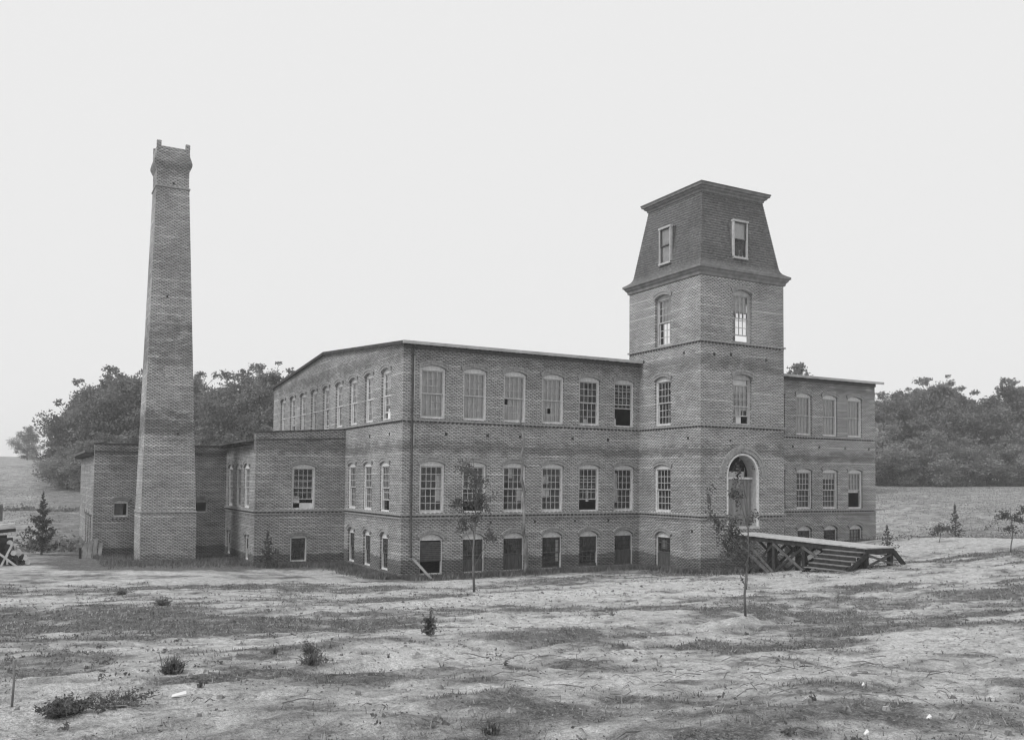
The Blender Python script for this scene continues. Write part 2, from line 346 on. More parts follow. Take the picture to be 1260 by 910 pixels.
sand = k.mix(1, sand, k.ramp(f7, (.36, .55), (.46, 1.03)), 'MULTIPLY'); sand = k.mix(1, sand, k.ramp(f8, (.30, .45), (.38, 1.0)), 'MULTIPLY')
earth = k.mix(k.ramp(f8, (.58, 0), (.66, .55)), earth, .40)
k.bump(k.math('ADD', f2, k.math('MULTIPLY', f7, 1.6)), 1.0, .05)
me.materials.append(k.col(k.mix(k.ramp(g_, (.28, 0), (.54, .45), (.88, 1)), sand, earth)))
ground = link('ground', me); ground['kind'] = 'structure'

# ------------------------------------------------------------------ walls with arched openings
# an opening: (centre u, half width, z bottom, z spring, rise)
def otop(o, u):
    c, a, zb, zs, r = o
    if r <= 0: return zs
    Rr = (a*a+r*r)/(2*r); d = min(abs(u-c), a); return zs + math.sqrt(max(Rr*Rr-d*d, 0)) - (Rr-r)
def wall(parent, mat, org, ax, nx_, u0, u1, z0, ztop, ops, thick=.35, imat=None, name='wall', caps=True):
    """org: (x,y) of u=0 on the outer face, ax: unit run direction, nx_: unit direction into the building"""
    zt = ztop if callable(ztop) else (lambda u: ztop)
    P = lambda u, v, z: (org[0]+ax[0]*u+nx_[0]*v, org[1]+ax[1]*u+nx_[1]*v, z)
    cuts = {u0, u1}
    if callable(ztop) and hasattr(ztop, 'brk'): cuts |= set(b for b in ztop.brk if u0 < b < u1)
    for o in ops:
        for i in range(9): cuts.add(round(o[0]-o[1]+2*o[1]*i/8, 5))
    cs = sorted(c for c in cuts if u0-1e-6 <= c <= u1+1e-6)
    flip = (ax[0]*nx_[1]-ax[1]*nx_[0]) < 0
    mo, mi = MB(), MB()
    def q(mb, *ps):
        mb.face(*(ps[::-1] if flip else ps))
    for a, b in zip(cs[:-1], cs[1:]):
        if b-a < 1e-5: continue
        mid = (a+b)/2; cov = sorted([o for o in ops if abs(mid-o[0]) < o[1]], key=lambda o: o[2])
        lo_a = lo_b = z0
        for o in cov+[None]:
            ha, hb = (zt(a), zt(b)) if o is None else (o[2], o[2])
            if ha > lo_a or hb > lo_b:
                q(mo, P(a,0,lo_a), P(b,0,lo_b), P(b,0,hb), P(a,0,ha))
                q(mi, P(b,thick,lo_b), P(a,thick,lo_a), P(a,thick,ha), P(b,thick,hb))
            if o is not None:
                ta, tb = otop(o, a), otop(o, b)
                q(mo, P(a,0,ta), P(b,0,tb), P(b,thick,tb), P(a,thick,ta))       # soffit
                q(mo, P(a,thick,o[2]), P(b,thick,o[2]), P(b,0,o[2]), P(a,0,o[2]))  # sill
                lo_a, lo_b = ta, tb
        q(mo, P(a,0,zt(a)), P(b,0,zt(b)), P(b,thick,zt(b)), P(a,thick,zt(a)))
    for o in ops:
        for sgn in (-1, 1):
            u = o[0]+sgn*o[1]; t_ = otop(o, u)
            ps = [P(u,0,o[2]), P(u,thick,o[2]), P(u,thick,t_), P(u,0,t_)]
            q(mo, *(ps[::-1] if sgn > 0 else ps))
    if caps:
        q(mo, P(u0,thick,z0), P(u0,0,z0), P(u0,0,zt(u0)), P(u0,thick,zt(u0)))
        q(mo, P(u1,0,z0), P(u1,thick,z0), P(u1,thick,zt(u1)), P(u1,0,zt(u1)))
    me = mo.mesh(name, mat); wall_uv(me); w_ = link(name, me, parent)
    mi.build('inner_wall', imat or INNER, parent)
    return w_
# window parts, cached so that alike windows share meshes; local frame: x along the wall, y into it, z up, origin at sill centre
CACHE = {}
def cached(key, fn):
    if key not in CACHE: CACHE[key] = fn()
    return CACHE[key]
def frame_mesh(a, h, r, jw, mat, headw=.07, sill=True, board=True):
    def f():
        mb = MB(); o = (0, a, 0, h, r); y0, y1 = .0, .14; e = .004
        mb.box(-a+e, -a+jw, y0, y1, 0, h); mb.box(a-jw, a-e, y0, y1, 0, h)
        mb.box(-a+jw, a-jw, y0-.02, y1, 0, .07)                       # sill
        # head board filling the arch
        N = 8; zb = h-headw; prev = None
        for i in range(N):
            ua = -a+e+(2*a-2*e)*i/N; ub = -a+e+(2*a-2*e)*(i+1)/N; ta, tb = otop(o, ua)-e, otop(o, ub)-e
            ba = h if (abs(ua) > a-jw-1e-6 and False) else zb
            vv = [(ua,y0-.012,ba),(ub,y0-.012,ba),(ub,y0-.012,tb),(ua,y0-.012,ta),(ua,y1,ba),(ub,y1,ba),(ub,y1,tb),(ua,y1,ta)]
            mb.raw(vv, [(0,1,2,3),(7,6,5,4),(0,4,5,1),(3,2,6,7)])
        return mb.mesh('window_frame', mat)
    return cached(('fr', a, h, r, jw, mat.name, headw), f)
def sash_mesh(hw, sh, cols, rows, st, mu, mat):
    def f():
        mb = MB(); mb.box(-hw, -hw+st, 0, .045, 0, sh); mb.box(hw-st, hw, 0, .045, 0, sh)
        mb.box(-hw+st, hw-st, 0, .045, 0, st*1.1); mb.box(-hw+st, hw-st, 0, .045, sh-st*1.1, sh)
        W = 2*(hw-st); H = sh-2.2*st
        for i in range(1, cols): x = -hw+st+W*i/cols; mb.box(x-mu/2, x+mu/2, .008, .037, st*1.1, sh-st*1.1)
        for j in range(1, rows): z = st*1.1+H*j/rows; mb.box(-hw+st, hw-st, .010, .035, z-mu/2, z+mu/2)
        return mb.mesh('sash', mat)
    return cached(('sa', round(hw, 4), round(sh, 4), cols, rows, st, mu, mat.name), f)
def glass_mesh(hw, sh, cols, rows, miss=()):
    def f():
        mb = MB(); r_ = random.Random(int(hw*1000+sh*77))
        for i in range(cols):
            for j in range(rows):
                if (i, j) in miss: continue
                x0 = -hw+2*hw*i/cols; x1 = -hw+2*hw*(i+1)/cols; z0 = sh*j/rows; z1 = sh*(j+1)/rows
                t = [.022+r_.uniform(-.007, .007) for _ in range(3)]
                mb.face((x0,t[0],z0),(x1,t[1],z0),(x1,t[1]+t[2]-t[0],z1),(x0,t[2],z1))
        return mb.mesh('glass', GLASS)
    return cached(('gl', round(hw, 4), round(sh, 4), cols, rows, tuple(miss)), f)
def hood_mesh(a, h, r, ext=.14, t=.21, proud=.06, mat=None, n=15, drop=0):
    def f():
        mb = MB(); Rr = (a*a+r*r)/(2*r); zc = h+r-Rr; th0 = math.asin(min(1, a/Rr)); rr0 = Rr+.015
        th = math.asin(min(.999, (a+ext)/(Rr+t))) if r < a*.9 else math.pi/2
        for i in range(n):
            t0 = -th+2*th*i/n+.004/Rr; t1 = -th+2*th*(i+1)/n-.004/Rr
            for ra, rb, pr in ((rr0, rr0+t*.58, proud), (rr0+t*.60, rr0+t, proud+.025)):
                vv = []
                for y in (-pr, .01):
                    for rad, tt in ((ra, t0), (ra, t1), (rb, t1), (rb, t0)): vv.append((rad*math.sin(tt), y, zc+rad*math.cos(tt)))
                mb.raw(vv, [(0,1,2,3),(7,6,5,4),(0,4,5,1),(1,5,6,2),(2,6,7,3),(3,7,4,0)])
        return mb.mesh('arch_hood', mat or BR_TRIM)
    return cached(('ho', a, h, r, ext, t, proud, n, mat.name if mat else ''), f)
def window(parent, org, rz, zb, a, h, r, jw=.085, cols=4, rows=3, recess=.10, raise_=0.0, pull=0.0, shade=None, blind=None, papers=(), miss_u=(), miss_l=(),
           fmat=PAINT, smat=PAINT_GREY, hood=True, two=True, st=.05, mu=.032, board=None, headw=.07, label=None):
    """org: (x, y) on the outer wall face; rz turns local x to the wall's run"""
    n_ = (-math.sin(rz), math.cos(rz))
    W_ = link('window', frame_mesh(a, h, r, jw, fmat, headw), parent, (org[0]+n_[0]*recess, org[1]+n_[1]*recess, zb), rz)
    if label: W_['label'] = label
    hw = a-jw; H = h-headw-.07; sh = H/2+.02
    if two:
        if cols:
            link('upper_sash', sash_mesh(hw, sh, cols, rows, st, mu, smat), W_, (0, .04, .07+H-sh-pull))
            link('upper_glass', glass_mesh(hw-.03, sh-.03, cols, rows, miss_u), W_, (0, .04, .07+H-sh+.015-pull))
            link('lower_sash', sash_mesh(hw, sh, cols, rows, st, mu, smat), W_, (0, .088, .07+raise_))
            link('lower_glass', glass_mesh(hw-.03, sh-.03, cols, rows, miss_l), W_, (0, .088, .085+raise_))
    if board:   # boards closing the lower part
        mb = MB(); nb = 5
        for i in range(nb): mb.box(-hw+2*hw*i/nb+.004, -hw+2*hw*(i+1)/nb-.004, 0, .03, 0, board)
        mb.build('boarding', BASEW, W_, loc=(0, .01, .03))
    if blind:   # (height fraction covered from the top, material)
        fr_, bm = blind[:2]; holes = blind[2:]; mb = MB(); zt = .07+H; nb = 8
        for i in range(nb):
            x0, x1 = -hw+2*hw*i/nb, -hw+2*hw*(i+1)/nb
            ya, yb = (0, .03) if i % 2 else (.03, 0); runs = [(zt-H*fr_, zt)]
            for (h0, h1, g0, g1) in holes:
                if h0 <= (i+.5)/nb <= h1: runs = [(zt-H*fr_, .07+H*g0), (.07+H*g1, zt)]
            for za, zb_ in runs: mb.face((x0, ya, za), (x1, yb, za), (x1, yb, zb_), (x0, ya, zb_))
        mb.build('blind', bm, W_, loc=(0, .15, 0))
    for (x0, x1, z0, z1) in papers:
        mb = MB(); mb.box(-hw+2*hw*x0, -hw+2*hw*x1, 0, .006, .07+H*z0, .07+H*z1); mb.build('paper', PAPER, W_, loc=(0, .145, 0))
    if hood: link('arch_hood', hood_mesh(a, h, r), parent, (org[0], org[1], zb), rz)
    return W_
def belt(parent, path, zs, dent=True, mat=BR_TRIM, dmat=None, proud=.075, h=.07, dh=.09, double=False, skip=()):
    """a string course of bricks with a row of dentils under it; path = [((x,y),(x,y),(outward nx,ny)),...]"""
    db = MB()
    def obox(mb_, a, d, n_, u0, u1, v, z0, z1):
        p = lambda u, vv, z: (a[0]+d[0]*u+n_[0]*vv, a[1]+d[1]*u+n_[1]*vv, z)
        vv_ = [p(u0,-.02,z0),p(u1,-.02,z0),p(u1,v,z0),p(u0,v,z0),p(u0,-.02,z1),p(u1,-.02,z1),p(u1,v,z1),p(u0,v,z1)]
        mb_.raw(vv_, [(0,3,2,1),(4,5,6,7),(0,1,5,4),(1,2,6,5),(2,3,7,6),(3,0,4,7)])
    for a, b, n_ in path:
        L = math.dist(a, b); d = ((b[0]-a[0])/L, (b[1]-a[1])/L)
        mb = MB(); obox(mb, a, d, n_, -proud, L+proud, proud, zs, zs+h); mb.build('string_course', mat, parent)
        if double: mb = MB(); obox(mb, a, d, n_, -proud+.02, L+proud-.02, proud*.55, zs-dh-.06, zs-dh); mb.build('string_course', mat, parent)
        proud -= .0015
        u = 0.03
        while dent and u+.11 < L:
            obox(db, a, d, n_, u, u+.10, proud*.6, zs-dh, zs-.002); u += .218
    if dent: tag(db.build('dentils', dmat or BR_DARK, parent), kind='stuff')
AX, AY, AXm, AYm = (1, 0), (0, 1), (-1, 0), (0, -1)

# ================================================================== main mill
mill = empty('mill_building', 'long two-storey brick mill with low gable roof behind the tall square tower', 'mill', (0, 0, 0))
S, O0, LX, LY = 2.138, 1.4875, 31.05, 23.7
HW = .625; ZU, HU, RU = 8.442, 2.28, .155; ZL, HL, RL = 4.15, 2.19, .155; ZB, HB, RB = 1.33, 1.60, .25; HWB = .575
bays = [O0+S*i for i in (0, 1, 2, 3, 4, 5, 9, 10, 11, 12, 13)]
fops = []
for i, c in enumerate(bays):
    fops += [(c, HW, ZU, ZU+HU, RU), (c, HW, ZL, ZL+HL, RL), (c, HWB, ZB, ZB+HB, RB)]
gys = [2.15+2.378*i for i in range(9)]
gops = [(g, HW, ZU, ZU+HU, RU) for g in gys]
for g in gys[:3]: gops += [(g, .60, ZL, ZL+HL, RL), (g, .52, ZB+.1, ZB+HB, .27)]
def gtop(u): return 11.84 + .90*(1-abs(u-LY/2)/(LY/2))
gtop.brk = (LY/2,)
wall(mill, BR_MAIN, (0, 0), AX, AY, 0, LX, .6, 11.80, fops)
wall(mill, BR_MAIN, (0, 0), AY, AX, .352, LY-.352, .6, gtop, gops)
def etop(u): return gtop(u)
etop.brk = (LY/2,)
wall(mill, BR_MAIN, (LX, 0), AY, AXm, .352, LY-.352, .6, etop, [])
bk = [O0+S*i for i in range(6)]
wall(mill, BR_MAIN, (0, LY), AX, AYm, 0, LX, .6, 11.80, [(c, HW, ZU, ZU+HU, RU) for c in bk])
# floors
for z in (3.55, 7.80): MB().box(.36, LX-.36, .36, LY-.36, z-.15, z).build('floor', FLOORM, mill)
# partition added unseen, only to keep the lower storey dark
MB().box(.36, LX-.36, 9.0, 9.2, .6, 7.64).build('light_block_partition', INNER, mill)
# roof
rf = MB(); ov = .30; x0, x1 = -.14, LX+.42; zr, zeave = 12.83, 11.885
yr = LY/2; sl_ = (zr-zeave)/(yr)
ye0, ye1 = -ov, LY+ov
pts = [(ye0, zeave-sl_*ov), (yr, zr), (ye1, zeave-sl_*ov)]
for (ya, za), (yb, zb_) in ((pts[0], pts[1]), (pts[1], pts[2])):
    rf.raw([(x0,ya,za-.09),(x1,ya,za-.09),(x1,yb,zb_-.09),(x0,yb,zb_-.09),(x0,ya,za),(x1,ya,za),(x1,yb,zb_),(x0,yb,zb_)],
           [(0,3,2,1),(4,5,6,7),(0,1,5,4),(2,3,7,6),(3,0,4,7),(1,2,6,5)])
rf.build('roof', ROOF, mill)
for xa, xb in ((x0-.02, 13.10), (18.50, x1+.01)):
    MB().box(xa, xb, -ov-.06, -ov+.0, zeave-sl_*ov-.125, zeave-sl_*ov+.012).build('gutter', GUTTER, mill)
    MB().box(max(xa, .01), min(xb, LX-.01), -.10, -.002, 11.58, 11.74).build('eave_shade_strip', BR_DARK, mill)  # dark strip standing in for the shade beneath the gutter
    e = MB(); x = xa+.25
    while x < xb-.1: e.box(x-.035, x+.035, -ov+.003, -.002, 11.745, 11.80); x += .61
    tag(e.build('rafter_ends', DARK, mill), kind='stuff')
# verge boards up the gable
for (ya, za), (yb, zb_) in ((pts[0], pts[1]), (pts[2], pts[1])):
    MB().beam((x0-.012, ya, za-.075), (x0-.012, yb, zb_-.075), .03, .15).build('verge_board', DARK, mill)
# windows of the long front: lower sash raised, blinds, papers, missing panes as in the photograph
U = {0: dict(blind=(1, SHADE)), 1: dict(blind=(1, SHADE)), 2: dict(blind=(1, SHADE, (0, .25, .36, .50)), miss_l=((0, 2),), papers=((.62, .98, .02, .18),)),
     3: dict(blind=(1, SHADE, (.25, .5, .20, .34)), miss_l=((1, 1),)), 4: dict(papers=((.3, .55, .02, .12),)), 5: dict(raise_=.86, papers=((.02, .16, 0, .16),)),
     7: dict(), 8: dict(blind=(1, SHADE)), 9: dict(blind=(1, SHADE)), 10: dict(blind=(1, SHADE))}
Lw = {0: dict(papers=((.74, 1, .22, .80),)), 1: dict(raise_=.45, papers=((.3, .5, .62, .85),)), 2: dict(papers=((.68, 1, .22, .52), (.3, .5, .75, .98))), 
      3: dict(papers=((.02, .45, .3, .52), (.02, .4, .62, .8))), 4: dict(raise_=.50, papers=((.45, .6, .2, .5),)), 5: dict(papers=((.02, .26, .2, .9),)),
      7: dict(), 8: dict(), 9: dict(papers=((.0, 1, .82, 1),)), 10: dict(blind=(.58, PAPER), raise_=1.0)}
Bs = {0: dict(raise_=0, cols=0, slat=True), 1: dict(board=.62), 2: dict(board=.74), 3: dict(papers=((.82, 1, .2, .9),), mu=.02), 4: dict(board=.2), 5: dict(board=.8, fm=1),
      8: dict(), 9: dict(), 10: dict(blind=(1, SHADE))}
DSASH = simple('dark_sash_paint', .06, .13, 6)
idx_of = [0, 1, 2, 3, 4, 5, 6, 7, 8, 9, 10]
for j, c in enumerate(bays):
    i = idx_of[j]
    if i in (6,): continue
    window(mill, (c, 0), 0, ZU, HW, HU, RU, **U.get(i, {}))
    window(mill, (c, 0), 0, ZL, HW, HL, RL, **Lw.get(i, {}))
    kw = dict(Bs.get(i, {})); sl2 = kw.pop('slat', False); kw.pop('fm', 0)
    W_ = window(mill, (c, 0), 0, ZB, HWB, HB, RB, jw=.055, smat=DSASH, headw=.04, recess=.11, **kw)
    if sl2:
        mb = MB(); hw = HWB-.055
        for s_ in range(9): z = .72+s_*.088; mb.box(-hw, hw, .02, .05, z, z+.07)
        mb.box(-hw, hw, .015, .055, .62, .70); mb.build('louvred_panel', DSASH, W_)
# gable windows
Gk = {0: dict(raise_=.28), 1: {}, 2: {}, 3: {}, 4: dict(raise_=.1), 5: {}, 6: {}, 7: dict(raise_=.5), 8: {}}
for i, g in enumerate(gys):
    window(mill, (0, g), -math.pi/2, ZU, HW, HU, RU, recess=.11, smat=PAINT, mu=.022, blind=(.72 if i in (0, 4, 7) else 1, LINEN), **Gk[i])
for i, g in enumerate(gys[:3]):
    window(mill, (0, g), -math.pi/2, ZL, .60, HL, RL, recess=.06, blind=(.62 if i == 0 else 1, SHADE_D), raise_=.45 if i == 0 else 0)
    window(mill, (0, g), -math.pi/2, ZB+.1, .52, HB-.1, .27, jw=.05, recess=.10, smat=DSASH, headw=.04, blind=(1, SHADE_D) if i else None)
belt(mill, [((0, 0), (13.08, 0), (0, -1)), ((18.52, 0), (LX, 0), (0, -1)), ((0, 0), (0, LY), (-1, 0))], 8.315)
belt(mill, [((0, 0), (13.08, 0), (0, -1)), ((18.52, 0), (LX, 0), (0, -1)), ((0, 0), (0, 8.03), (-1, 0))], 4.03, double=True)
mb = MB()
for x in (.52, 2.15, 4.29, 6.05, 9.03, 11.16, 24.09, 26.23, 28.42, 30.48): 
    o_ = MB().box(x-.065, x+.065, -.012, .02, 7.68, 7.82).build('anchor_plate', IRON, mill)
for y in (1.6, 4.3): MB().box(-.012, .02, y-.065, y+.065, 7.68, 7.82).build('anchor_plate', IRON, mill)
for x in (4.5, 6.9, 9.2, 11.2): MB().box(x-.05, x+.05, -.012, .02, 3.62, 3.72).build('anchor_plate', IRON, mill)
# rainwater pipe at the corner
MB().tube([(.43,-.30,11.7),(.43,-.09,11.4),(.43,-.08,7),(.44,-.085,4),(.46,-.08,2.35),(.40,-.24,2.2)], [.05]*6, 8).build('downspout', PIPE, mill, True)
for a, b in ((9.25, 11.25), (7.2, 8.2)): MB().box(.53, .575, -.02, -.003, a, b).build('conduit', PAINT_GREY, mill)
MB().box(.80, .85, -.02, -.003, 9.3, 10.9).build('conduit', PAINT_GREY, mill)

# ================================================================== tower
TX0, TX1, TY0, TY1 = 13.11, 18.48, -4.82, .86
tower = empty('stair_tower', 'tall square brick tower with a steep shingled mansard roof at the mill front', 'tower', (TX0, TY0, 0))
inv = lambda o: o
def par(o): return o
tl = Vector((TX0, TY0, 0))
# children are written in world metres, so the empty sits at its base and children are shifted by a matrix
class Shift:
    pass
DC = 15.745-TX0   # centre of the front openings
tf = [(DC, HW, 12.45, 14.86, .17), (DC, HW, 8.442, 10.72, .17), (DC, 1.03, 3.5, 6.02, 1.03)]
tls = [(2.86, HW, 12.45, 14.86, .17), (2.86, HW, 8.442, 10.72, .17), (2.86, .64, ZL, ZL+HL, RL), (2.86, .6, ZB, ZB+HB, RB)]
TW = empty; tpar = tower; tower.location = (0, 0, 0)
wall(tower, BR_MAIN, (TX0, TY0), AX, AY, 0, TX1-TX0, .6, 15.62, tf)
wall(tower, BR_MAIN, (TX0, TY0), AY, AX, .352, TY1-TY0-.352, .6, 15.62, tls)
wall(tower, BR_MAIN, (TX1, TY0), AY, AXm, .352, TY1-TY0-.352, .6, 15.62, tls[:2])
wall(tower, BR_MAIN, (TX0, TY1), AX, AYm, 0, TX1-TX0, 11.0, 15.62, tf[:1])
for z in (3.5, 7.8, 11.7): MB().box(TX0+.36, TX1-.36, TY0+.36, TY1-.36, z-.12, z).build('floor', FLOORM, tower)
window(tower, (TX0+DC, TY0), 0, 12.45, HW, 2.41, .17, recess=.16, raise_=0.3, fmat=PAINT_GREY, blind=(.38, PAPER))
window(tower, (TX0+DC, TY0), 0, 8.442, HW, 2.28, .17, recess=.16, raise_=.35, pull=.25, fmat=PAINT_GREY, papers=((.02, .98, .30, 1), (.34, .64, 0, .3)))
window(tower, (TX0, TY0+2.86), -math.pi/2, 12.45, HW, 2.41, .17, recess=.16, fmat=PAINT_GREY, blind=(.52, PAPER))
window(tower, (TX0, TY0+2.86), -math.pi/2, 8.442, HW, 2.28, .17, recess=.10)
window(tower, (TX0, TY0+2.86), -math.pi/2, ZL, .64, HL, RL, recess=.06)
window(tower, (TX0, TY0+2.86), -math.pi/2, ZB, .6, HB, RB, jw=.055, smat=DSASH, headw=.04, board=.75, papers=((.2, .5, .6, .9),))
# arched doorway
Rd = 1.03
def doorway():
    D = link('doorway', None, tower, (TX0+DC, TY0, 3.5)); mb = MB(); n = 16; jw = .09
    for sg in (-1, 1): mb.box(min(sg*Rd, sg*(Rd-jw)), max(sg*Rd, sg*(Rd-jw)), -.015, .10, 0, 2.52)
    for i in range(n):
        t0, t1 = -math.pi/2+math.pi*i/n, -math.pi/2+math.pi*(i+1)/n; vv = []
        for y in (-.015, .10):
            for rr, tt in ((Rd-jw, t0), (Rd-jw, t1), (Rd-.002, t1), (Rd-.002, t0)): vv.append((rr*math.sin(tt), y, 2.52+rr*math.cos(tt)))
        mb.raw(vv, [(0,1,2,3),(7,6,5,4),(0,4,5,1),(2,6,7,3)])
    mb.build('door_frame', PAINT, D)
    lin = MB(); n2 = 20; r_ = Rd-.03         # board lining of the deep reveal
    for sg in (-1, 1):
        for q_ in range(4): lin.box(min(sg*r_, sg*(r_-.03)), max(sg*r_, sg*(r_-.03)), .10+q_*.16+.004, .10+(q_+1)*.16, 0, 2.52)
    for i in range(n2):
        t0, t1 = -math.pi/2+math.pi*i/n2, -math.pi/2+math.pi*(i+1)/n2; vv = []
        for y in (.104, .74):
            for rr, tt in ((r_-.03, t0), (r_-.03, t1), (r_, t1), (r_, t0)): vv.append((rr*math.sin(tt), y, 2.52+rr*math.cos(tt)))
        lin.raw(vv, [(0,1,2,3),(7,6,5,4),(0,4,5,1),(2,6,7,3)])
    lin.build('jamb_lining', PAINT_GREY, D)
    MB().box(-Rd+.06, Rd-.06, .36, .46, 2.30, 2.40).build('transom_bar', PAINT, D)
    MB().box(-.42, .52, .50, .54, 2.40, 2.68).build('transom_board', PAINT_GREY, D)
    for q_ in range(7):
        x = -.55+q_*.205; MB().box(x, x+.195, .47+.006*(q_ % 2), .51, .02, 2.29).build('door_plank', BOARD, D)
    MB().box(-.93, -.56, .62, .66, .02, 2.29).build('door_leaf', DARK, D)
    MB().box(-Rd+.0, Rd-.0, -.06, .5, -.10, .015).build('threshold', PAINT_GREY, D)
    return D
doorway()
MB().box(TX0+.4, TX1-.4, TY0+1.1, TY0+1.16, 3.5, 7.68).build('door_dark_backing', IRON, tower)  # dark backing added so the doorway and fanlight read black
MB().box(TX0+.4, TX1-.4, TY0+.5, TY0+1.1, 7.3, 7.36).build('door_dark_lid', IRON, tower)  # lid of the added dark backing behind the door
link('arch_hood', hood_mesh(Rd+.16, 2.40, 1.18, .02, .30, .05, BR_TRIM, 30), tower, (TX0+DC, TY0, 3.5), 0)
tb = [((TX0, TY0), (TX1, TY0), (0, -1)), ((TX0, TY0), (TX0, TY1), (-1, 0)), ((TX1, TY0), (TX1, TY1), (1, 0))]
tb2 = [tb[0], ((TX0, TY0), (TX0, -.07), (-1, 0)), ((TX1, TY0), (TX1, -.07), (1, 0))]
belt(tower, tb, 12.345); belt(tower, tb2, 8.315)
belt(tower, [((TX0, TY0), (TX0+DC-1.1, TY0), (0, -1)), ((TX0+DC+1.1, TY0), (TX1, TY0), (0, -1)), tb2[1], tb2[2]], 4.03, double=True)
for x, z in ((13.75+.2, 11.75), (17.3, 11.7), (15.0, 11.8)): MB().box(x-.065, x+.065, TY0-.012, TY0+.02, z-.07, z+.07).build('anchor_plate', IRON, tower)
for y, z in ((-3.9, 7.75), (-.4, 11.8), (-3.6, 11.9), (-4.2, 3.3)): MB().box(TX0-.012, TX0+.02, y-.065, y+.065, z-.07, z+.07).build('anchor_plate', IRON, tower)
MB().box(14.9, 15.0, TY0-.012, TY0+.02, 7.6, 7.7).build('anchor_plate', IRON, tower)
# mansard: rings of the profile (outward offset, z)
def ring(o_, z): return [(TX0-o_, TY0-o_, z), (TX1+o_, TY0-o_, z), (TX1+o_, TY1+o_, z), (TX0-o_, TY1+o_, z)]
def lathe(prof, name, mat, capb=False, capt=False, uv=False):
    mb = MB(); rs = [ring(*p) for p in prof]; vv = [q for r_ in rs for q in r_]; ff = []
    for i in range(len(rs)-1):
        for k_ in range(4): ff.append((i*4+k_, i*4+(k_+1) % 4, (i+1)*4+(k_+1) % 4, (i+1)*4+k_))
    if capb: ff.append((3, 2, 1, 0))
    if capt: n_ = (len(rs)-1)*4; ff.append((n_, n_+1, n_+2, n_+3))
    mb.raw(vv, ff); me = mb.mesh(name, mat)
    if uv: wall_uv(me)
    return link(name, me, tower)
lathe([(0.002, 15.50), (.07, 15.52), (.09, 15.64), (.17, 15.72), (.20, 15.80), (.27, 15.84), (.27, 15.95), (.25, 15.955)], 'cornice', TRIM, True)
lathe([(.25, 15.957), (.12, 16.03), (-.02, 16.13), (-.10, 16.24), (-.16, 16.40)], 'flared_eave', SHING)
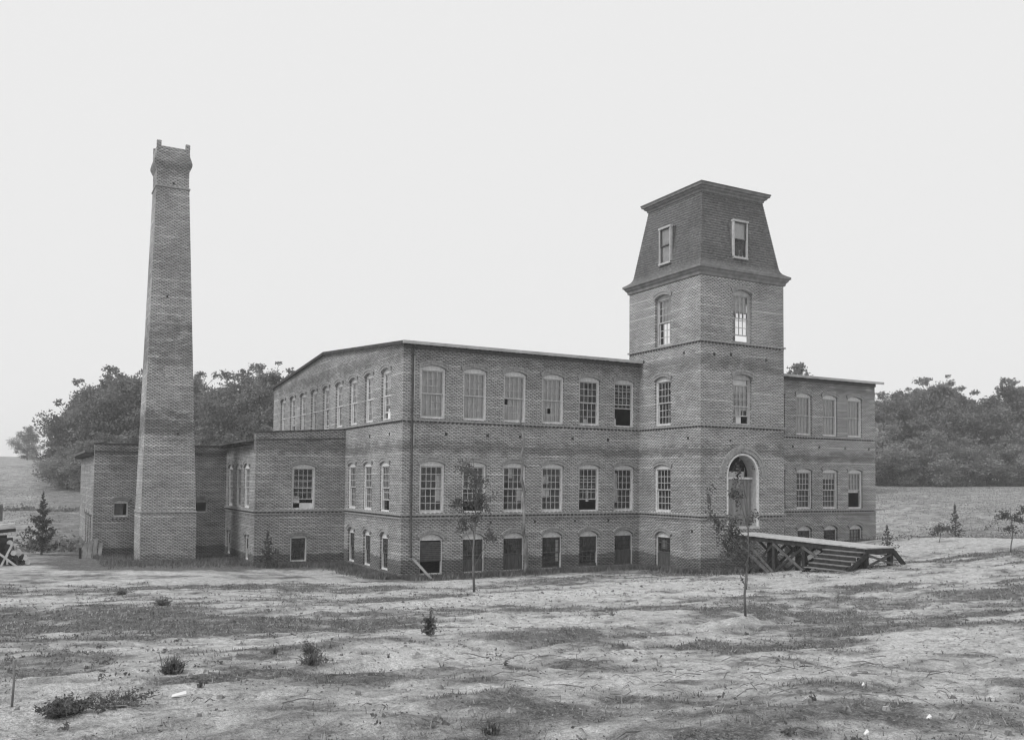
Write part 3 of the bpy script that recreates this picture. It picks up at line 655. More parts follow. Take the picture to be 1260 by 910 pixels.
# shingle courses, each lapping the one below, with window openings left in them
def mansard():
    z0, z1, o0, o1 = 16.40, 19.86, -.165, -.72; n = 26
    cx = {0: TX0+DC, 1: TY0+2.86, 2: TX0+DC, 3: TY0+2.86}
    wz0, wz1, hwn = 16.70, 18.45, .43
    mb = MB()
    for i in range(n):
        za, zb_ = z0+(z1-z0)*i/n, z0+(z1-z0)*(i+1)/n; oa = o0+(o1-o0)*i/n+.022; ob = o0+(o1-o0)*(i+1)/n
        for s_ in range(4):
            cuts = [None]
            def pnt(s__, u, o_, z):
                if s__ == 0: return (u, TY0-o_, z)
                if s__ == 1: return (TX0-o_, u, z)
                if s__ == 2: return (u, TY1+o_, z)
                return (TX1+o_, u, z)
            lo_, hi_ = (TX0, TX1) if s_ in (0, 2) else (TY0, TY1)
            segs = [(-1, 1)]
            blocked = za < wz1-.02 and zb_ > wz0+.02
            spans = [(None, None)] if not blocked else [(None, cx[s_]-hwn), (cx[s_]+hwn, None)]
            for a, b in spans:
                aa = lo_-oa if a is None else a; bb = hi_+oa if b is None else b
                ab = lo_-ob if a is None else a; bt_ = hi_+ob if b is None else b
                q_ = [pnt(s_, aa, oa, za), pnt(s_, bb, oa, za), pnt(s_, bt_, ob, zb_), pnt(s_, ab, ob, zb_)]
                if s_ in (1, 2): q_ = q_[::-1]
                mb.face(*q_)
                q2 = [pnt(s_, aa, oa-.03, za), pnt(s_, bb, oa-.03, za), pnt(s_, bb, oa, za), pnt(s_, aa, oa, za)]
                mb.face(*(q2[::-1] if s_ in (1, 2) else q2))
    o_ = mb.build('shingles', SHING, tower)
    # the four dormer-less windows stand upright, their box frames stepping out of the slope
    for s_, org, rz in ((0, (TX0+DC, TY0), 0), (1, (TX0, TY0+2.86), -math.pi/2), (2, (TX0+DC, TY1), math.pi), (3, (TX1, TY0+2.86), math.pi/2)):
        n_ = (-math.sin(rz), math.cos(rz))
        D = .10                                   # how far inside the wall face the frame stands
        f = MB(); a, H = .46, 1.84; e = .062
        f.box(-a, -a+e, 0, .14, 0, H); f.box(a-e, a, 0, .14, 0, H); f.box(-a, a, -.03, .14, -.05, .05); f.box(-a-.03, a+.03, -.03, .14, H-.06, H+.03)
        Wd = f.build('window', PAINT_GREY, tower, loc=(org[0]+n_[0]*D, org[1]+n_[1]*D, 16.64), rz=rz)
        ck = MB()
        for sg in (-1, 1):
            xa, xb = min(sg*(a-.01), sg*(a-.035)), max(sg*(a-.01), sg*(a-.035))
            ck.raw([(xa,.142,0),(xb,.142,0),(xb,.17,0),(xa,.17,0),(xa,.142,H-.05),(xb,.142,H-.05),(xb,.43,H-.05),(xa,.43,H-.05)], [(0,3,2,1),(4,5,6,7),(0,1,5,4),(1,2,6,5),(2,3,7,6),(3,0,4,7)])
        ck.box(-a+.01, a-.01, .142, .43, H-.048, H); ck.build('cheeks', SHING, Wd)
        hw = a-e; sh = (H-.11)/2+.02
        link('upper_sash', sash_mesh(hw, sh, 1, 1, .045, .02, DSASH), Wd, (0, .05, .05+H-.11-sh))
        link('lower_sash', sash_mesh(hw, sh, 1, 1, .045, .02, DSASH), Wd, (0, .10, .05))
        link('upper_glass', glass_mesh(hw-.03, sh-.03, 3, 2), Wd, (0, .05, .05+H-.11-sh+.015))
        link('lower_glass', glass_mesh(hw-.03, sh-.03, 3, 2), Wd, (0, .10, .065))
        if s_ == 0: MB().box(-hw, hw, 0, .01, H*.50, H-.06).build('blind', PAPER, Wd, loc=(0, .16, 0))
        if s_ == 1: MB().box(-hw, hw, 0, .01, .06, H-.06).build('blind', PAPER, Wd, loc=(0, .16, 0))
mansard()
lathe([(-.73, 19.80), (-.66, 19.84), (-.64, 19.93), (-.55, 19.98), (-.52, 20.05), (-.44, 20.08), (-.42, 20.18)], 'top_cornice', TRIM, True)
lathe([(-.40, 20.182), (-.40, 20.235), (-1.2, 20.33)], 'tower_roof', ROOF, True, True)
MB().box(TX0+.36, TX1-.36, TY0+.36, TY1-.36, 15.60, 15.70).build('floor', FLOORM, tower)

# ================================================================== boiler house (annex) against the gable
annex = empty('boiler_house', 'low brick annex with one tall front window set against the mill gable', 'annex')
A0, AYF = -4.66, 8.05
def atop(u): return 7.93+.30*u/4.66
atop.brk = ()
wall(annex, BR_ANNEX, (A0, AYF), AX, AY, 0, 4.655, .6, atop, [(-2.19-A0, .60, 4.09, 6.25, .16), (-2.40-A0, .43, 1.42, 2.66, .09)])
wall(annex, BR_ANNEX, (A0, AYF), AY, AX, .352, 7.29, .6, 7.50, [(y-AYF, .62, 4.12, 6.22, .2) for y in (9.95, 11.95, 14.05)] + [(y-AYF, .40, 1.45, 2.62, .14) for y in (9.7, 14.3)])
MB().box(A0+.36, -.01, AYF+.36, 15.3, 3.6, 3.7).build('floor', FLOORM, annex)
r_ = MB(); r_.raw([(A0-.42,AYF+.36,7.50),(0-.01,AYF+.36,7.86),(0-.01,15.36,7.86),(A0-.42,15.36,7.50),(A0-.42,AYF+.36,7.60),(0-.01,AYF+.36,7.96),(0-.01,15.36,7.96),(A0-.42,15.36,7.60)],
      [(0,3,2,1),(4,5,6,7),(0,1,5,4),(1,2,6,5),(2,3,7,6),(3,0,4,7)]); r_.build('roof', ROOF, annex)
for i in range(9): MB().box(A0-.38, A0-.003, AYF+.5+i*.82, AYF+.58+i*.82, 7.36, 7.48).build('rafter_tail', DARK, annex)
MB().raw([(A0-.05,AYF-.05,7.94),(-.01,AYF-.05,8.24),(-.01,AYF+.40,8.24),(A0-.05,AYF+.40,7.94),(A0-.05,AYF-.05,8.0),(-.01,AYF-.05,8.30),(-.01,AYF+.40,8.30),(A0-.05,AYF+.40,8.0)],
      [(0,3,2,1),(4,5,6,7),(0,1,5,4),(1,2,6,5),(2,3,7,6),(3,0,4,7)]).build('coping', DARK, annex)
MB().raw([(A0+.01,AYF-.03,7.55),(-.01,AYF-.03,7.75),(-.01,AYF-.002,7.75),(A0+.01,AYF-.002,7.55),(A0+.01,AYF-.03,7.62),(-.01,AYF-.03,7.82),(-.01,AYF-.002,7.82),(A0+.01,AYF-.002,7.62)],
      [(0,3,2,1),(4,5,6,7),(0,1,5,4),(1,2,6,5),(2,3,7,6),(3,0,4,7)]).build('string_course', BR_DARK, annex)
window(annex, (-2.19, AYF), 0, 4.09, .60, 2.16, .16, raise_=.42, papers=((.0, .35, .0, .3), (0, 1, 0, .12)), recess=.08)
window(annex, (-2.40, AYF), 0, 1.42, .43, 1.24, .09, jw=.07, smat=DSASH, headw=.05, recess=.06)
for y in (9.95, 11.95, 14.05): window(annex, (A0, y), -math.pi/2, 4.12, .62, 2.10, .2, blind=(1, SHADE), recess=.05)
for y in (9.7, 14.3): window(annex, (A0, y), -math.pi/2, 1.45, .40, 1.17, .14, jw=.07, smat=DSASH, recess=.06, headw=.05)
belt(annex, [((A0, AYF), (-.055, AYF), (0, -1)), ((A0, AYF), (A0, 15.34), (-1, 0))], 3.98, double=True)
# ================================================================== rear wing
rear = empty('rear_wing', 'long low brick wing with small arched openings behind the chimney', 'wing')
B0, BYF = -11.54, 15.35
wall(rear, BR_REAR, (B0, BYF), AX, AY, 0, 11.5, .6, 7.40, [(-10.18-B0, .36, 3.52, 4.30, .12), (-6.05-B0, .38, 3.70, 4.34, .12)])
wall(rear, BR_REAR, (B0, BYF), AY, AX, .352, 12.5, .6, 7.05, [(y-BYF, .5, 1.75, 3.45, .2) for y in (17.2, 19.2, 21.2)])
MB().box(B0-.04, -.05, BYF-.04, BYF+.38, 7.402, 7.49).build('coping', DARK, rear)
MB().box(B0+.02, -.05, BYF-.03, BYF-.002, 7.0, 7.07).build('string_course', BR_DARK, rear)
MB().raw([(B0-.45,BYF+.4,6.98),(-.05,BYF+.4,7.3),(-.05,28,7.3),(B0-.45,28,6.98),(B0-.45,BYF+.4,7.10),(-.05,BYF+.4,7.42),(-.05,28,7.42),(B0-.45,28,7.10)],
      [(0,3,2,1),(4,5,6,7),(0,1,5,4),(1,2,6,5),(2,3,7,6),(3,0,4,7)]).build('roof', ROOF, rear)
for i in range(14): MB().box(B0-.42, B0-.003, BYF+.45+i*.86, BYF+.57+i*.86, 6.80, 6.98).build('rafter_tail', DARK, rear)
MB().box(B0+.36, -.05, 27.6, 27.9, .6, 7.0).build('back_wall', BR_REAR, rear)
window(rear, (-10.18, BYF), 0, 3.52, .36, .78, .12, jw=.05, cols=0, recess=.08, fmat=PAINT, hood=True, label='small window frame with a half-open dark shutter')
window(rear, (-6.05, BYF), 0, 3.70, .38, .64, .12, jw=.05, cols=0, recess=.08, fmat=PAINT_GREY)
MB().box(-10.49, -10.05, BYF+.12, BYF+.15, 3.60, 4.28).build('shutter', BEAM_L, rear)
sb = MB()
for i in range(5): sb.box(-10.62+i*.19, -10.52+i*.19, BYF-.05, BYF-.002, 3.36, 3.44)
sb.build('sill_bricks', BR_DARK, rear)
for y in (17.2, 19.2, 21.2): window(rear, (B0, y), -math.pi/2, 1.75, .5, 1.7, .2, recess=.06, blind=(1, SHADE_D))

# ================================================================== chimney
chim = empty('chimney_stack', 'tall tapering square brick smokestack with a flared crown', 'chimney')
CX, CYc, B = -8.285, 12.315, 1.325
def cring(h_, z):     # half width h_, leaning slightly west as it rises
    sx = -.13*(z-1)/20; return [(CX+sx-h_, CYc-h_, z), (CX+sx+h_, CYc-h_, z), (CX+sx+h_, CYc+h_, z), (CX+sx-h_, CYc+h_, z)]
def cl(prof, name, mat, hollow=False, uv=True, capt=False):
    vv = [q for p in prof for q in cring(*p)]; ff = []
    for i in range(len(prof)-1):
        for k_ in range(4): ff.append((i*4+k_, i*4+(k_+1) % 4, (i+1)*4+(k_+1) % 4, (i+1)*4+k_))
    if capt: n_ = (len(prof)-1)*4; ff.append((n_, n_+1, n_+2, n_+3))
    me = MB().raw(vv, ff).mesh(name, mat)
    if uv: wall_uv(me)
    return link(name, me, chim)
hwz = lambda z: B-.505*(z-3.9)/16.6 if z > 3.9 else B
cl([(B+.02, .7), (B+.02, 3.86)], 'plinth', BR_CHIM)
cl([(B+.0, 3.84), (B+.06, 3.86), (B+.06, 3.93), (B+.0, 3.95)], 'string_course', BR_TRIM)
cl([(hwz(3.94), 3.94), (hwz(20.75), 20.75)], 'shaft', BR_CHIM)
cl([(.79, 20.74), (.86, 20.76), (.86, 20.83), (.79, 20.84)], 'neck_band', BR_TRIM)
cl([(.80, 20.84), (.80, 21.72), (.83, 21.76), (.92, 21.98), (.935, 22.10), (.89, 22.30), (.82, 22.52), (.81, 22.90), (.55, 22.90), (.50, 20.5), (.5, 19.0)], 'crown', BR_CHIM)
for sx_, sy_ in ((-1, -1), (1, -1), (1, 1), (-1, 1)):
    cx_ = CX-.142+sx_*.71; cy_ = CYc+sy_*.71
    me = MB().box(cx_-.11, cx_+.11, cy_-.11, cy_+.11, 22.9, 23.17).mesh('crown_post', BR_CHIM); wall_uv(me); link('crown_post', me, chim)
for x, z in ((CX-.3, 15.0), (CX-.1, 21.0), (CX+.35, 7.9)): 
    h_ = hwz(z); MB().box(x-.05, x+.05, CYc-h_-.012, CYc-h_+.1, z-.06, z+.06).build('putlog_hole', IRON, chim)

# ================================================================== loading platform
plat = empty('loading_platform', 'raised plank walkway on cross-braced trestles leading out from the tower door, with steps', 'platform')
DX0, DX1 = 14.78, 16.42; DYA, DYB = -4.89, -12.85
dz = lambda y: 3.24 + (y-DYA)*(.17/(DYA-DYB))
n = 40
for i in range(n):
    ya = DYA+(DYB-DYA)*i/n; yb = DYA+(DYB-DYA)*(i+1)/n; jx = rnd.uniform(-.03, .03); jz = rnd.uniform(-.006, .006)
    za, zb_ = dz(ya)+jz, dz(yb)+jz
    MB().raw([(DX0+jx,ya-.004,za-.05),(DX1+jx,ya-.004,za-.05),(DX1+jx,yb+.004,zb_-.05),(DX0+jx,yb+.004,zb_-.05),(DX0+jx,ya-.004,za),(DX1+jx,ya-.004,za),(DX1+jx,yb+.004,zb_),(DX0+jx,yb+.004,zb_)],
         [(0,1,2,3),(7,6,5,4),(4,5,1,0),(5,6,2,1),(6,7,3,2),(7,4,0,3)]).build('deck_plank', DECK, plat)
for x in (DX0+.12, (DX0+DX1)/2, DX1-.12):
    MB().beam((x, DYA-.02, dz(DYA)-.155), (x, DYB+.1, dz(DYB)-.155), .09, .20).build('stringer', BEAM, plat)
MB().beam((DX0+.02, DYB+.02, dz(DYB)-.16), (DX1-.02, DYB+.02, dz(DYB)-.16), .08, .2).build('end_beam', BEAM, plat)
pys = [-6.0, -7.75, -9.5, -11.2, -12.7]
for y in pys:
    for x in (DX0+.1, DX1-.1):
        g = gz(x, y); MB().box(x-.085, x+.085, y-.085, y+.085, g-.15, dz(y)-.26).build('post', BEAM, plat)
for x, m_ in ((DX0+.0, BEAM_L), ((DX0+DX1)/2, BEAM), (DX1+.0, BEAM)):
    for a, b in zip(pys[:-1], pys[1:]):
        if b < -11.5: continue
        ga, gb = gz(x, a), gz(x, b)
        MB().beam((x-.01, a, dz(a)-.28), (x-.01, b, gb+.05), .045, .11).build('brace', m_, plat)
        MB().beam((x+.05, a, ga+.05), (x+.05, b, dz(b)-.28), .045, .11).build('brace', BEAM, plat)
MB().beam((DX0-.02, -5.0, dz(-5)-.15), (DX0-.10, -7.6, gz(DX0, -7.6)+.02), .05, .16).build('brace', BEAM_L, plat)
for a, b, m_ in ((DX0+.1, DX1-.1, BEAM_L), (DX1-.1, DX0+.1, BEAM_L)):
    MB().beam((a, DYB+(.02 if a < b else .08), dz(DYB)-.3), (b, DYB+(.02 if a < b else .08), gz(b, DYB)+.05), .04, .09).build('brace', m_, plat)
ys0, ys1 = -10.85, -12.80
for i in range(5):                       # steps down on the west side
    z = 2.89-.172*i; x = DX0-.27*(i+1)
    MB().box(x-.03, x+.27, ys1, ys0, z-.035, z).build('tread', STEPM, plat)
    if i < 5: MB().box(x+.255, x+.268, ys1+.03, ys0-.03, z-.0, z+.134).build('riser', BEAM, plat)
for y in (ys0+.02, ys1-.03):
    MB().beam((DX0+.02, y, 2.80), (DX0-1.45, y, 1.90), .05, .2).build('step_string', BEAM, plat)
for i in range(3):                       # and on the east side
    z = 2.89-.19*i; x = DX1+.19*i
    MB().box(x, x+.22, ys1, ys0, z-.035, z).build('tread', STEPM, plat)
for y in (ys0+.02, ys1-.03):
    MB().beam((DX1-.02, y, 2.86), (DX1+.62, y, 2.30), .05, .2).build('step_string', BEAM, plat)

# ================================================================== foliage builders
def quads_mesh(name, cen, nor_up, size, mat, asp=1.5, rs=None):
    """many small leaf-shaped faces, one quad each"""
    rs = rs or rng; n_ = len(cen)
    d1 = rs.normal(size=(n_, 3)); d1 /= np.linalg.norm(d1, axis=1)[:, None]; d2 = rs.normal(size=(n_, 3)); d2 = np.cross(d1, d2); d2 /= np.linalg.norm(d2, axis=1)[:, None]
    s_ = (size*rs.uniform(.6, 1.35, n_))[:, None]
    a = cen - d1*s_*asp*.5; b = cen + d2*s_*.5; c = cen + d1*s_*asp*.5; d = cen - d2*s_*.5
    v = np.stack([a, b, c, d], 1).reshape(-1, 3)
    me = bpy.data.meshes.new(name); me.vertices.add(len(v)); me.vertices.foreach_set('co', v.ravel())
    me.loops.add(n_*4); me.loops.foreach_set('vertex_index', np.arange(n_*4)); me.polygons.add(n_)
    me.polygons.foreach_set('loop_start', np.arange(0, n_*4, 4)); me.polygons.foreach_set('loop_total', np.full(n_, 4)); me.update(); me.materials.append(mat)
    return me
def tree_variant(seed, H, Wd, base, nleaf, leaf, lm, lobes=26, airy=.5, top_twigs=6):
    rs = np.random.default_rng(seed); r_ = random.Random(seed)
    tr_ = MB(); lean = (r_.uniform(-.04, .04)*H, r_.uniform(-.04, .04)*H)
    tp = [(lean[0]*t*t, lean[1]*t*t, H*t*.82) for t in (0, .12, .3, .5, .7, .9, 1)]
    tr_.tube([(0, 0, -.4)]+tp[1:], [H*.022, H*.019, H*.015, H*.011, H*.008, H*.004, H*.002], 7)
    lc = []
    for i in range(lobes):
        t = (i+.5)/lobes; z = base*H+(1-base)*H*(t**.85)*.93; env = math.sin(math.pi*min(max((t*.86+.16), 0), 1))**.7
        ang = i*2.399+r_.uniform(-.5, .5); rad = Wd/2*env*r_.uniform(.35, .95)
        lc.append((rad*math.cos(ang), rad*math.sin(ang), z, r_.uniform(.10, .24)*Wd*(.6+.5*env)))
        s0 = tp[min(int(t*5)+1, 5)]
        z0 = max(z-rad*.7, base*H*.6)
        tr_.tube([(lean[0]*.3, lean[1]*.3, z0*.95), (rad*.45*math.cos(ang), rad*.45*math.sin(ang), z0+(z-z0)*.5), (rad*math.cos(ang), rad*math.sin(ang), z)], [H*.007, H*.004, H*.0015], 4)
    for i in range(top_twigs):
        ang = r_.uniform(0, 6.28); rad = r_.uniform(0, .28)*Wd; z = H*r_.uniform(.93, 1.03)
        lc.append((rad*math.cos(ang), rad*math.sin(ang), z, r_.uniform(.04, .08)*Wd))
        tr_.tube([(0, 0, H*.75), (rad*math.cos(ang), rad*math.sin(ang), z)], [H*.004, H*.0015], 4)
    lc = np.array(lc); wgt = lc[:, 3]**2; which = rs.choice(len(lc), nleaf, p=wgt/wgt.sum())
    d = rs.normal(size=(nleaf, 3)); d /= np.linalg.norm(d, axis=1)[:, None]
    rr = .25+.85*rs.uniform(0, 1, nleaf)**.6      # mostly near the lobe's skin
    # sub-clumps: snap leaves towards random twigs on each lobe
    tw = rs.normal(size=(len(lc), 22, 3)); tw /= np.linalg.norm(tw, axis=2)[:, :, None]
    pick = tw[which, rs.integers(0, 22, nleaf)]
    d = d*.36+pick*.85
    cen = lc[which, :3] + d*rr[:, None]*lc[which, 3:4]*np.array([1, 1, .72])
    return tr_.mesh('trunk', BARK, True), quads_mesh('crown', cen, None, leaf, lm, 1.5, rs)
TREES = [tree_variant(s_, 1*h_, w_, b_, nl, lf, lm) for s_, h_, w_, b_, nl, lf, lm in (
    (1, 13, 9.5, .10, 17000, .19, LEAF), (2, 12.5, 8.5, .12, 16000, .19, LEAF), (3, 14, 10.5, .14, 20000, .19, LEAF), (4, 11, 8, .08, 13000, .19, LEAF), (5, 9, 7.5, .05, 12000, .17, LEAF_L))]
THT = [13, 12.5, 14, 11, 9]
def tree(name, v, x, y, H, label, group=None, sxy=None):
    H = H*.97; s_ = H/THT[v]; t_ = empty(name, label, 'tree', (x, y, gz(x, y)-.1), rnd.uniform(0, 6.28), group)
    sx_ = sxy or s_; t_.scale = (sx_, sx_, s_)
    link('trunk', TREES[v][0], t_); link('crown', TREES[v][1], t_)
    return t_
def at(px, d):       # ground point under a bearing, at a depth along the view
    f = 1099.835; q_ = fw + r2*((px-630)/f); return CAM.x+d*q_.x, CAM.y+d*q_.y
ORD = ['first', 'second', 'third', 'fourth', 'fifth', 'sixth', 'seventh', 'eighth', 'ninth', 'tenth', 'eleventh', 'twelfth', 'thirteenth', 'fourteenth', 'fifteenth', 'sixteenth']
LT = [(92, 103, 10.0, 3, 'ragged outermost oak at the left end of the wood, sloping down to open field'), (112, 101, 12.2, 0, 'second oak from the open field, its crown broken by sky'),
      (134, 104, 13.2, 2, 'broad oak halfway between the open field and the chimney'), (156, 100, 13.4, 0, 'oak touching the left side of the brick chimney'),
      (180, 106, 13.0, 1, 'oak mostly hidden behind the left half of the chimney'), (205, 101, 13, 2, 'oak mostly hidden behind the chimney shaft'),
      (236, 104, 13.4, 0, 'oak just right of the chimney shaft'), (258, 100, 10.6, 3, 'lower oak in the dip of the treeline right of the chimney'),
      (282, 103, 12.0, 1, 'oak over the junction of wing and annex, right of the dip'), (304, 99, 13.4, 2, 'broad oak above the left corner of the annex'),
      (330, 104, 14.3, 0, 'tallest oak right of the chimney, beside the mill roof end'), (354, 101, 12.6, 1, 'oak half hidden by the far end of the mill gable')]
for px, d, H, v, lab in LT:
    x, y = at(px, d); tree('oak_tree', v, x, y, H, lab, 'trees of the wood behind the low wing', H/THT[v]*1.05)
for i, (px, d, H) in enumerate([(84, 98, 5.0), (104, 96, 5.6), (128, 97, 6.4), (152, 96, 6), (250, 97, 7), (285, 96, 6.5), (320, 97, 7.5)]):
    x, y = at(px, d); tree('young_tree', 4, x, y, H, ORD[i]+(' low bushy tree counted from the open field, left of the chimney' if i < 4 else ' low bushy tree counted from the field, behind the wing roof'), 'bushy edge of the left wood', H/9*1.2)
RT = [(1062, 124, 13.0, 1), (1088, 127, 12.8, 0), (1108, 122, 12.4, 3), (1130, 127, 14.0, 2), (1153, 123, 14.9, 0), (1177, 128, 13.8, 1), (1199, 124, 11.6, 3), (1218, 127, 12.6, 2), (1242, 122, 14.6, 1), (1264, 127, 14.0, 0), (1286, 123, 13.6, 2)]
for i, (px, d, H, v) in enumerate(RT):
    x, y = at(px, d); tree('oak_tree', v, x, y, H, ORD[i]+' tall oak of the right-hand wood counting rightward from the mill wall', 'trees of the wood right of the mill', H/THT[v]*1.05)
for i, (px, d, H, v) in enumerate([(1074, 142, 14.0, 0), (1118, 140, 13.8, 2), (1165, 142, 15.5, 1), (1208, 140, 13.0, 0), (1255, 141, 15, 2)]):
    x, y = at(px, d); tree('oak_tree', v, x, y, H, ORD[i]+' tree of the rear row in the right-hand wood, seen over nearer crowns', 'rear row of the right wood', H/THT[v]*1.1)
for i, (px, d, H) in enumerate([(1078, 118, 8.5), (1098, 117, 6), (1120, 117, 6.5), (1143, 116, 7.6), (1168, 117, 6), (1190, 117, 6.5), (1214, 118, 5.5), (1238, 117, 6.8), (1262, 117, 6)]):
    x, y = at(px, d); lab = 'pale rounded young tree standing forward of the right-hand wood' if i == 3 else ORD[i]+' low bushy tree along the foot of the right-hand wood from the mill'
    tree('young_tree', 4, x, y, H, lab, None if i == 3 else 'bushy edge of the right wood', H/9*1.25)
for px, d, H, v, lab in ((1034, 124, 12.4, 3, 'oak of the right-hand wood half hidden by the mill end wall'), (1318, 126, 14, 0, 'oak just past the right end of the visible wood'), (1352, 123, 13.5, 1, 'oak two crowns past the right end of the visible wood')):
    x, y = at(px, d); tree('oak_tree', v, x, y, H, lab, 'trees of the wood right of the mill', H/THT[v]*1.1)
x, y = at(988, 100); tree('oak_tree', 3, x, y, 14.4, 'tree whose top just shows above the mill roof right of the tower')
x, y = at(1012, 101); tree('oak_tree', 4, x, y, 12.6, 'small tree barely showing over the roof, right of the taller treetop')
# faint far woods on the skyline (a mass)
cen = []
for i in range(190):
    x = rng.uniform(-190, 330); y = rng.uniform(215, 300) if rng.uniform() < .6 else rng.uniform(120, 260)
    if y < 215 and x < 165: y = rng.uniform(215, 300)
    if y > 120 and abs(x+15) < 75: continue
    h = rng.uniform(6, 12); zz = gz(x, y); q_ = rng.normal(size=(260, 3))*np.array([3.6, 3.6, h*.26]); q_[:, 2] = np.abs(q_[:, 2]+h*.5)
    cen.append(q_+np.array([x, y, zz]))
o_ = link('distant_wood', quads_mesh('distant_wood', np.concatenate(cen), None, .9, LEAF)); tag(o_, 'faint distant woods on the skyline', 'wood', kind='stuff')

# --- conifers (young cedars)
def cedar_mesh(seed, H, Wd, n_, leaf):
    rs = np.random.default_rng(seed); r_ = random.Random(seed); tr_ = MB(); tr_.tube([(0, 0, -.1), (.02, 0, H*.5), (0, .01, H)], [H*.016, H*.010, H*.003], 6)
    cen = []
    for i in range(46):
        t = (i/46)**.9; z = H*(.06+.9*t); L = Wd/2*(1-t)**1.25*r_.uniform(.55, 1.15)+.03; a = i*2.4+r_.uniform(-.4, .4); up = L*r_.uniform(.15, .8)
        e = (L*math.cos(a), L*math.sin(a), z+up); tr_.tube([(0, 0, z), e], [H*.005, H*.0012], 4)
        k_ = max(6, int(n_*L/(Wd*11))); tt = rs.uniform(.15, 1.05, k_)[:, None]
        cen.append(np.array([0, 0, z])+(np.array(e)-np.array([0, 0, z]))*tt+rs.normal(size=(k_, 3))*L*.10)
    cen = np.concatenate(cen)
    return tr_.mesh('trunk', BARK, True), quads_mesh('crown', cen, None, leaf, LEAF_C, 2.4, rs)
def cedar(x, y, seed, H, Wd, n_, leaf, label, name='cedar_sapling'):
    t_ = empty(name, label, 'tree', (x, y, gz(x, y)-.03)); a, b = cedar_mesh(seed, H, Wd, n_, leaf); link('trunk', a, t_); link('crown', b, t_); return t_
cedar(-13.9, 16.7, 3, 3.5, 2.2, 2300, .065, 'small dark cedar standing in the field left of the brick wing')
cedar(-4.25, 6.9, 4, 1.9, 1.3, 800, .05, 'small feathery cedar at the left corner of the brick annex')
cedar(20.3, -9.4, 5, 1.7, 1.3, 480, .045, 'small pointed cedar just behind the end of the walkway')
x, y = at(1174, 57); cedar(x, y, 6, 2.4, 1.3, 520, .06, 'narrow dark cedar alone in the field right of the mill')
# --- leafy saplings
def sapling(x, y, H, seed, label, cl_, leaf=.11, n_=2400, rad=.055, lean=(0, 0)):
    rs = np.random.default_rng(seed); r_ = random.Random(seed)
    t_ = empty('sapling', label, 'tree', (x, y, gz(x, y)-.03)); tr_ = MB()
    pts_ = [(lean[0]*q_+.04*math.sin(q_*9+seed), lean[1]*q_+.03*math.cos(q_*7), H*q_) for q_ in (0, .15, .3, .45, .6, .75, .9, 1)]
    tr_.tube(pts_, [rad*(1.02-q_*.85) for q_ in (0, .15, .3, .45, .6, .75, .9, 1)], 7)
    cen = []
    for (cx_, cy_, cz_, cr, ch) in cl_:       # clumps: offset along view-right, depth, height fraction, radius, half height
        ox, oy = r0.x*cx_+fw.x*cy_, r0.y*cx_+fw.y*cy_; zb_ = H*cz_
        st_ = max(.12, cz_-.16-abs(cx_)*.12); sp_ = (lean[0]*st_, lean[1]*st_, H*st_)
        tr_.tube([sp_, ((sp_[0]+ox)/2, (sp_[1]+oy)/2, (sp_[2]+zb_)/2+.1), (ox, oy, zb_)], [rad*.35, rad*.22, rad*.08], 4)
        k_ = int(n_*cr*ch/ sum(c_[3]*c_[4] for c_ in cl_)); 
        nt_ = 9; tw = rs.normal(size=(nt_, 3))*np.array([cr*.6, cr*.6, ch*.6]); pk = tw[rs.integers(0, nt_, k_)]
        for q_ in tw: tr_.tube([(ox, oy, zb_), (ox+q_[0], oy+q_[1], zb_+q_[2])], [rad*.1, rad*.04], 3)
        cen.append(np.array([ox, oy, zb_])+pk*rs.uniform(.3, 1.15, (k_, 1))+rs.normal(size=(k_, 3))*np.array([cr, cr, ch])*.2)
    tr_.build('trunk', BARK, t_, True); link('crown', quads_mesh('crown', np.concatenate(cen), None, leaf, LEAF_S, 2.0, rs), t_); return t_
sapling(-1.54, -10.5, 4.5, 21, 'thin leafy sapling standing in front of the second bay of the mill',
        [(-.25, 0, .90, .42, .38), (.05, .1, .80, .45, .36), (-.55, 0, .66, .42, .28), (.35, -.1, .66, .4, .3), (-.35, .1, .48, .38, .24), (.62, 0, .42, .26, .3), (-.1, 0, .55, .35, .25), (.1, 0, .70, .4, .3)], .05, 2000, .045)
sapling(-2.14, -24.0, 3.0, 22, 'slender sapling on a small earth mound before the tower door',
        [(-.72, 0, .76, .10, .34), (-.62, 0, .64, .13, .24), (-.2, .1, .82, .22, .30), (-.25, 0, .60, .28, .30), (-.02, 0, .45, .26, .26), (.12, 0, .66, .16, .20), (-.38, 0, .40, .24, .2), (.10, .1, .36, .2, .18), (-.15, 0, .97, .08, .2), (-.35, 0, .50, .22, .3)], .034, 1500, .026)
x, y = at(1243, 40); sapling(x, y, 2.1, 23, 'thin wispy sapling at the right edge in front of the field', [(-.3, 0, .8, .5, .3), (.3, 0, .7, .5, .3), (-.2, 0, .5, .4, .25), (.5, 0, .9, .3, .2)], .06, 620, .03)
x, y = at(1155, 47); sapling(x, y, 1.1, 24, 'low sparse bush beside the pale sand bank', [(-.2, 0, .6, .4, .3), (.3, 0, .7, .4, .3)], .06, 420, .02)
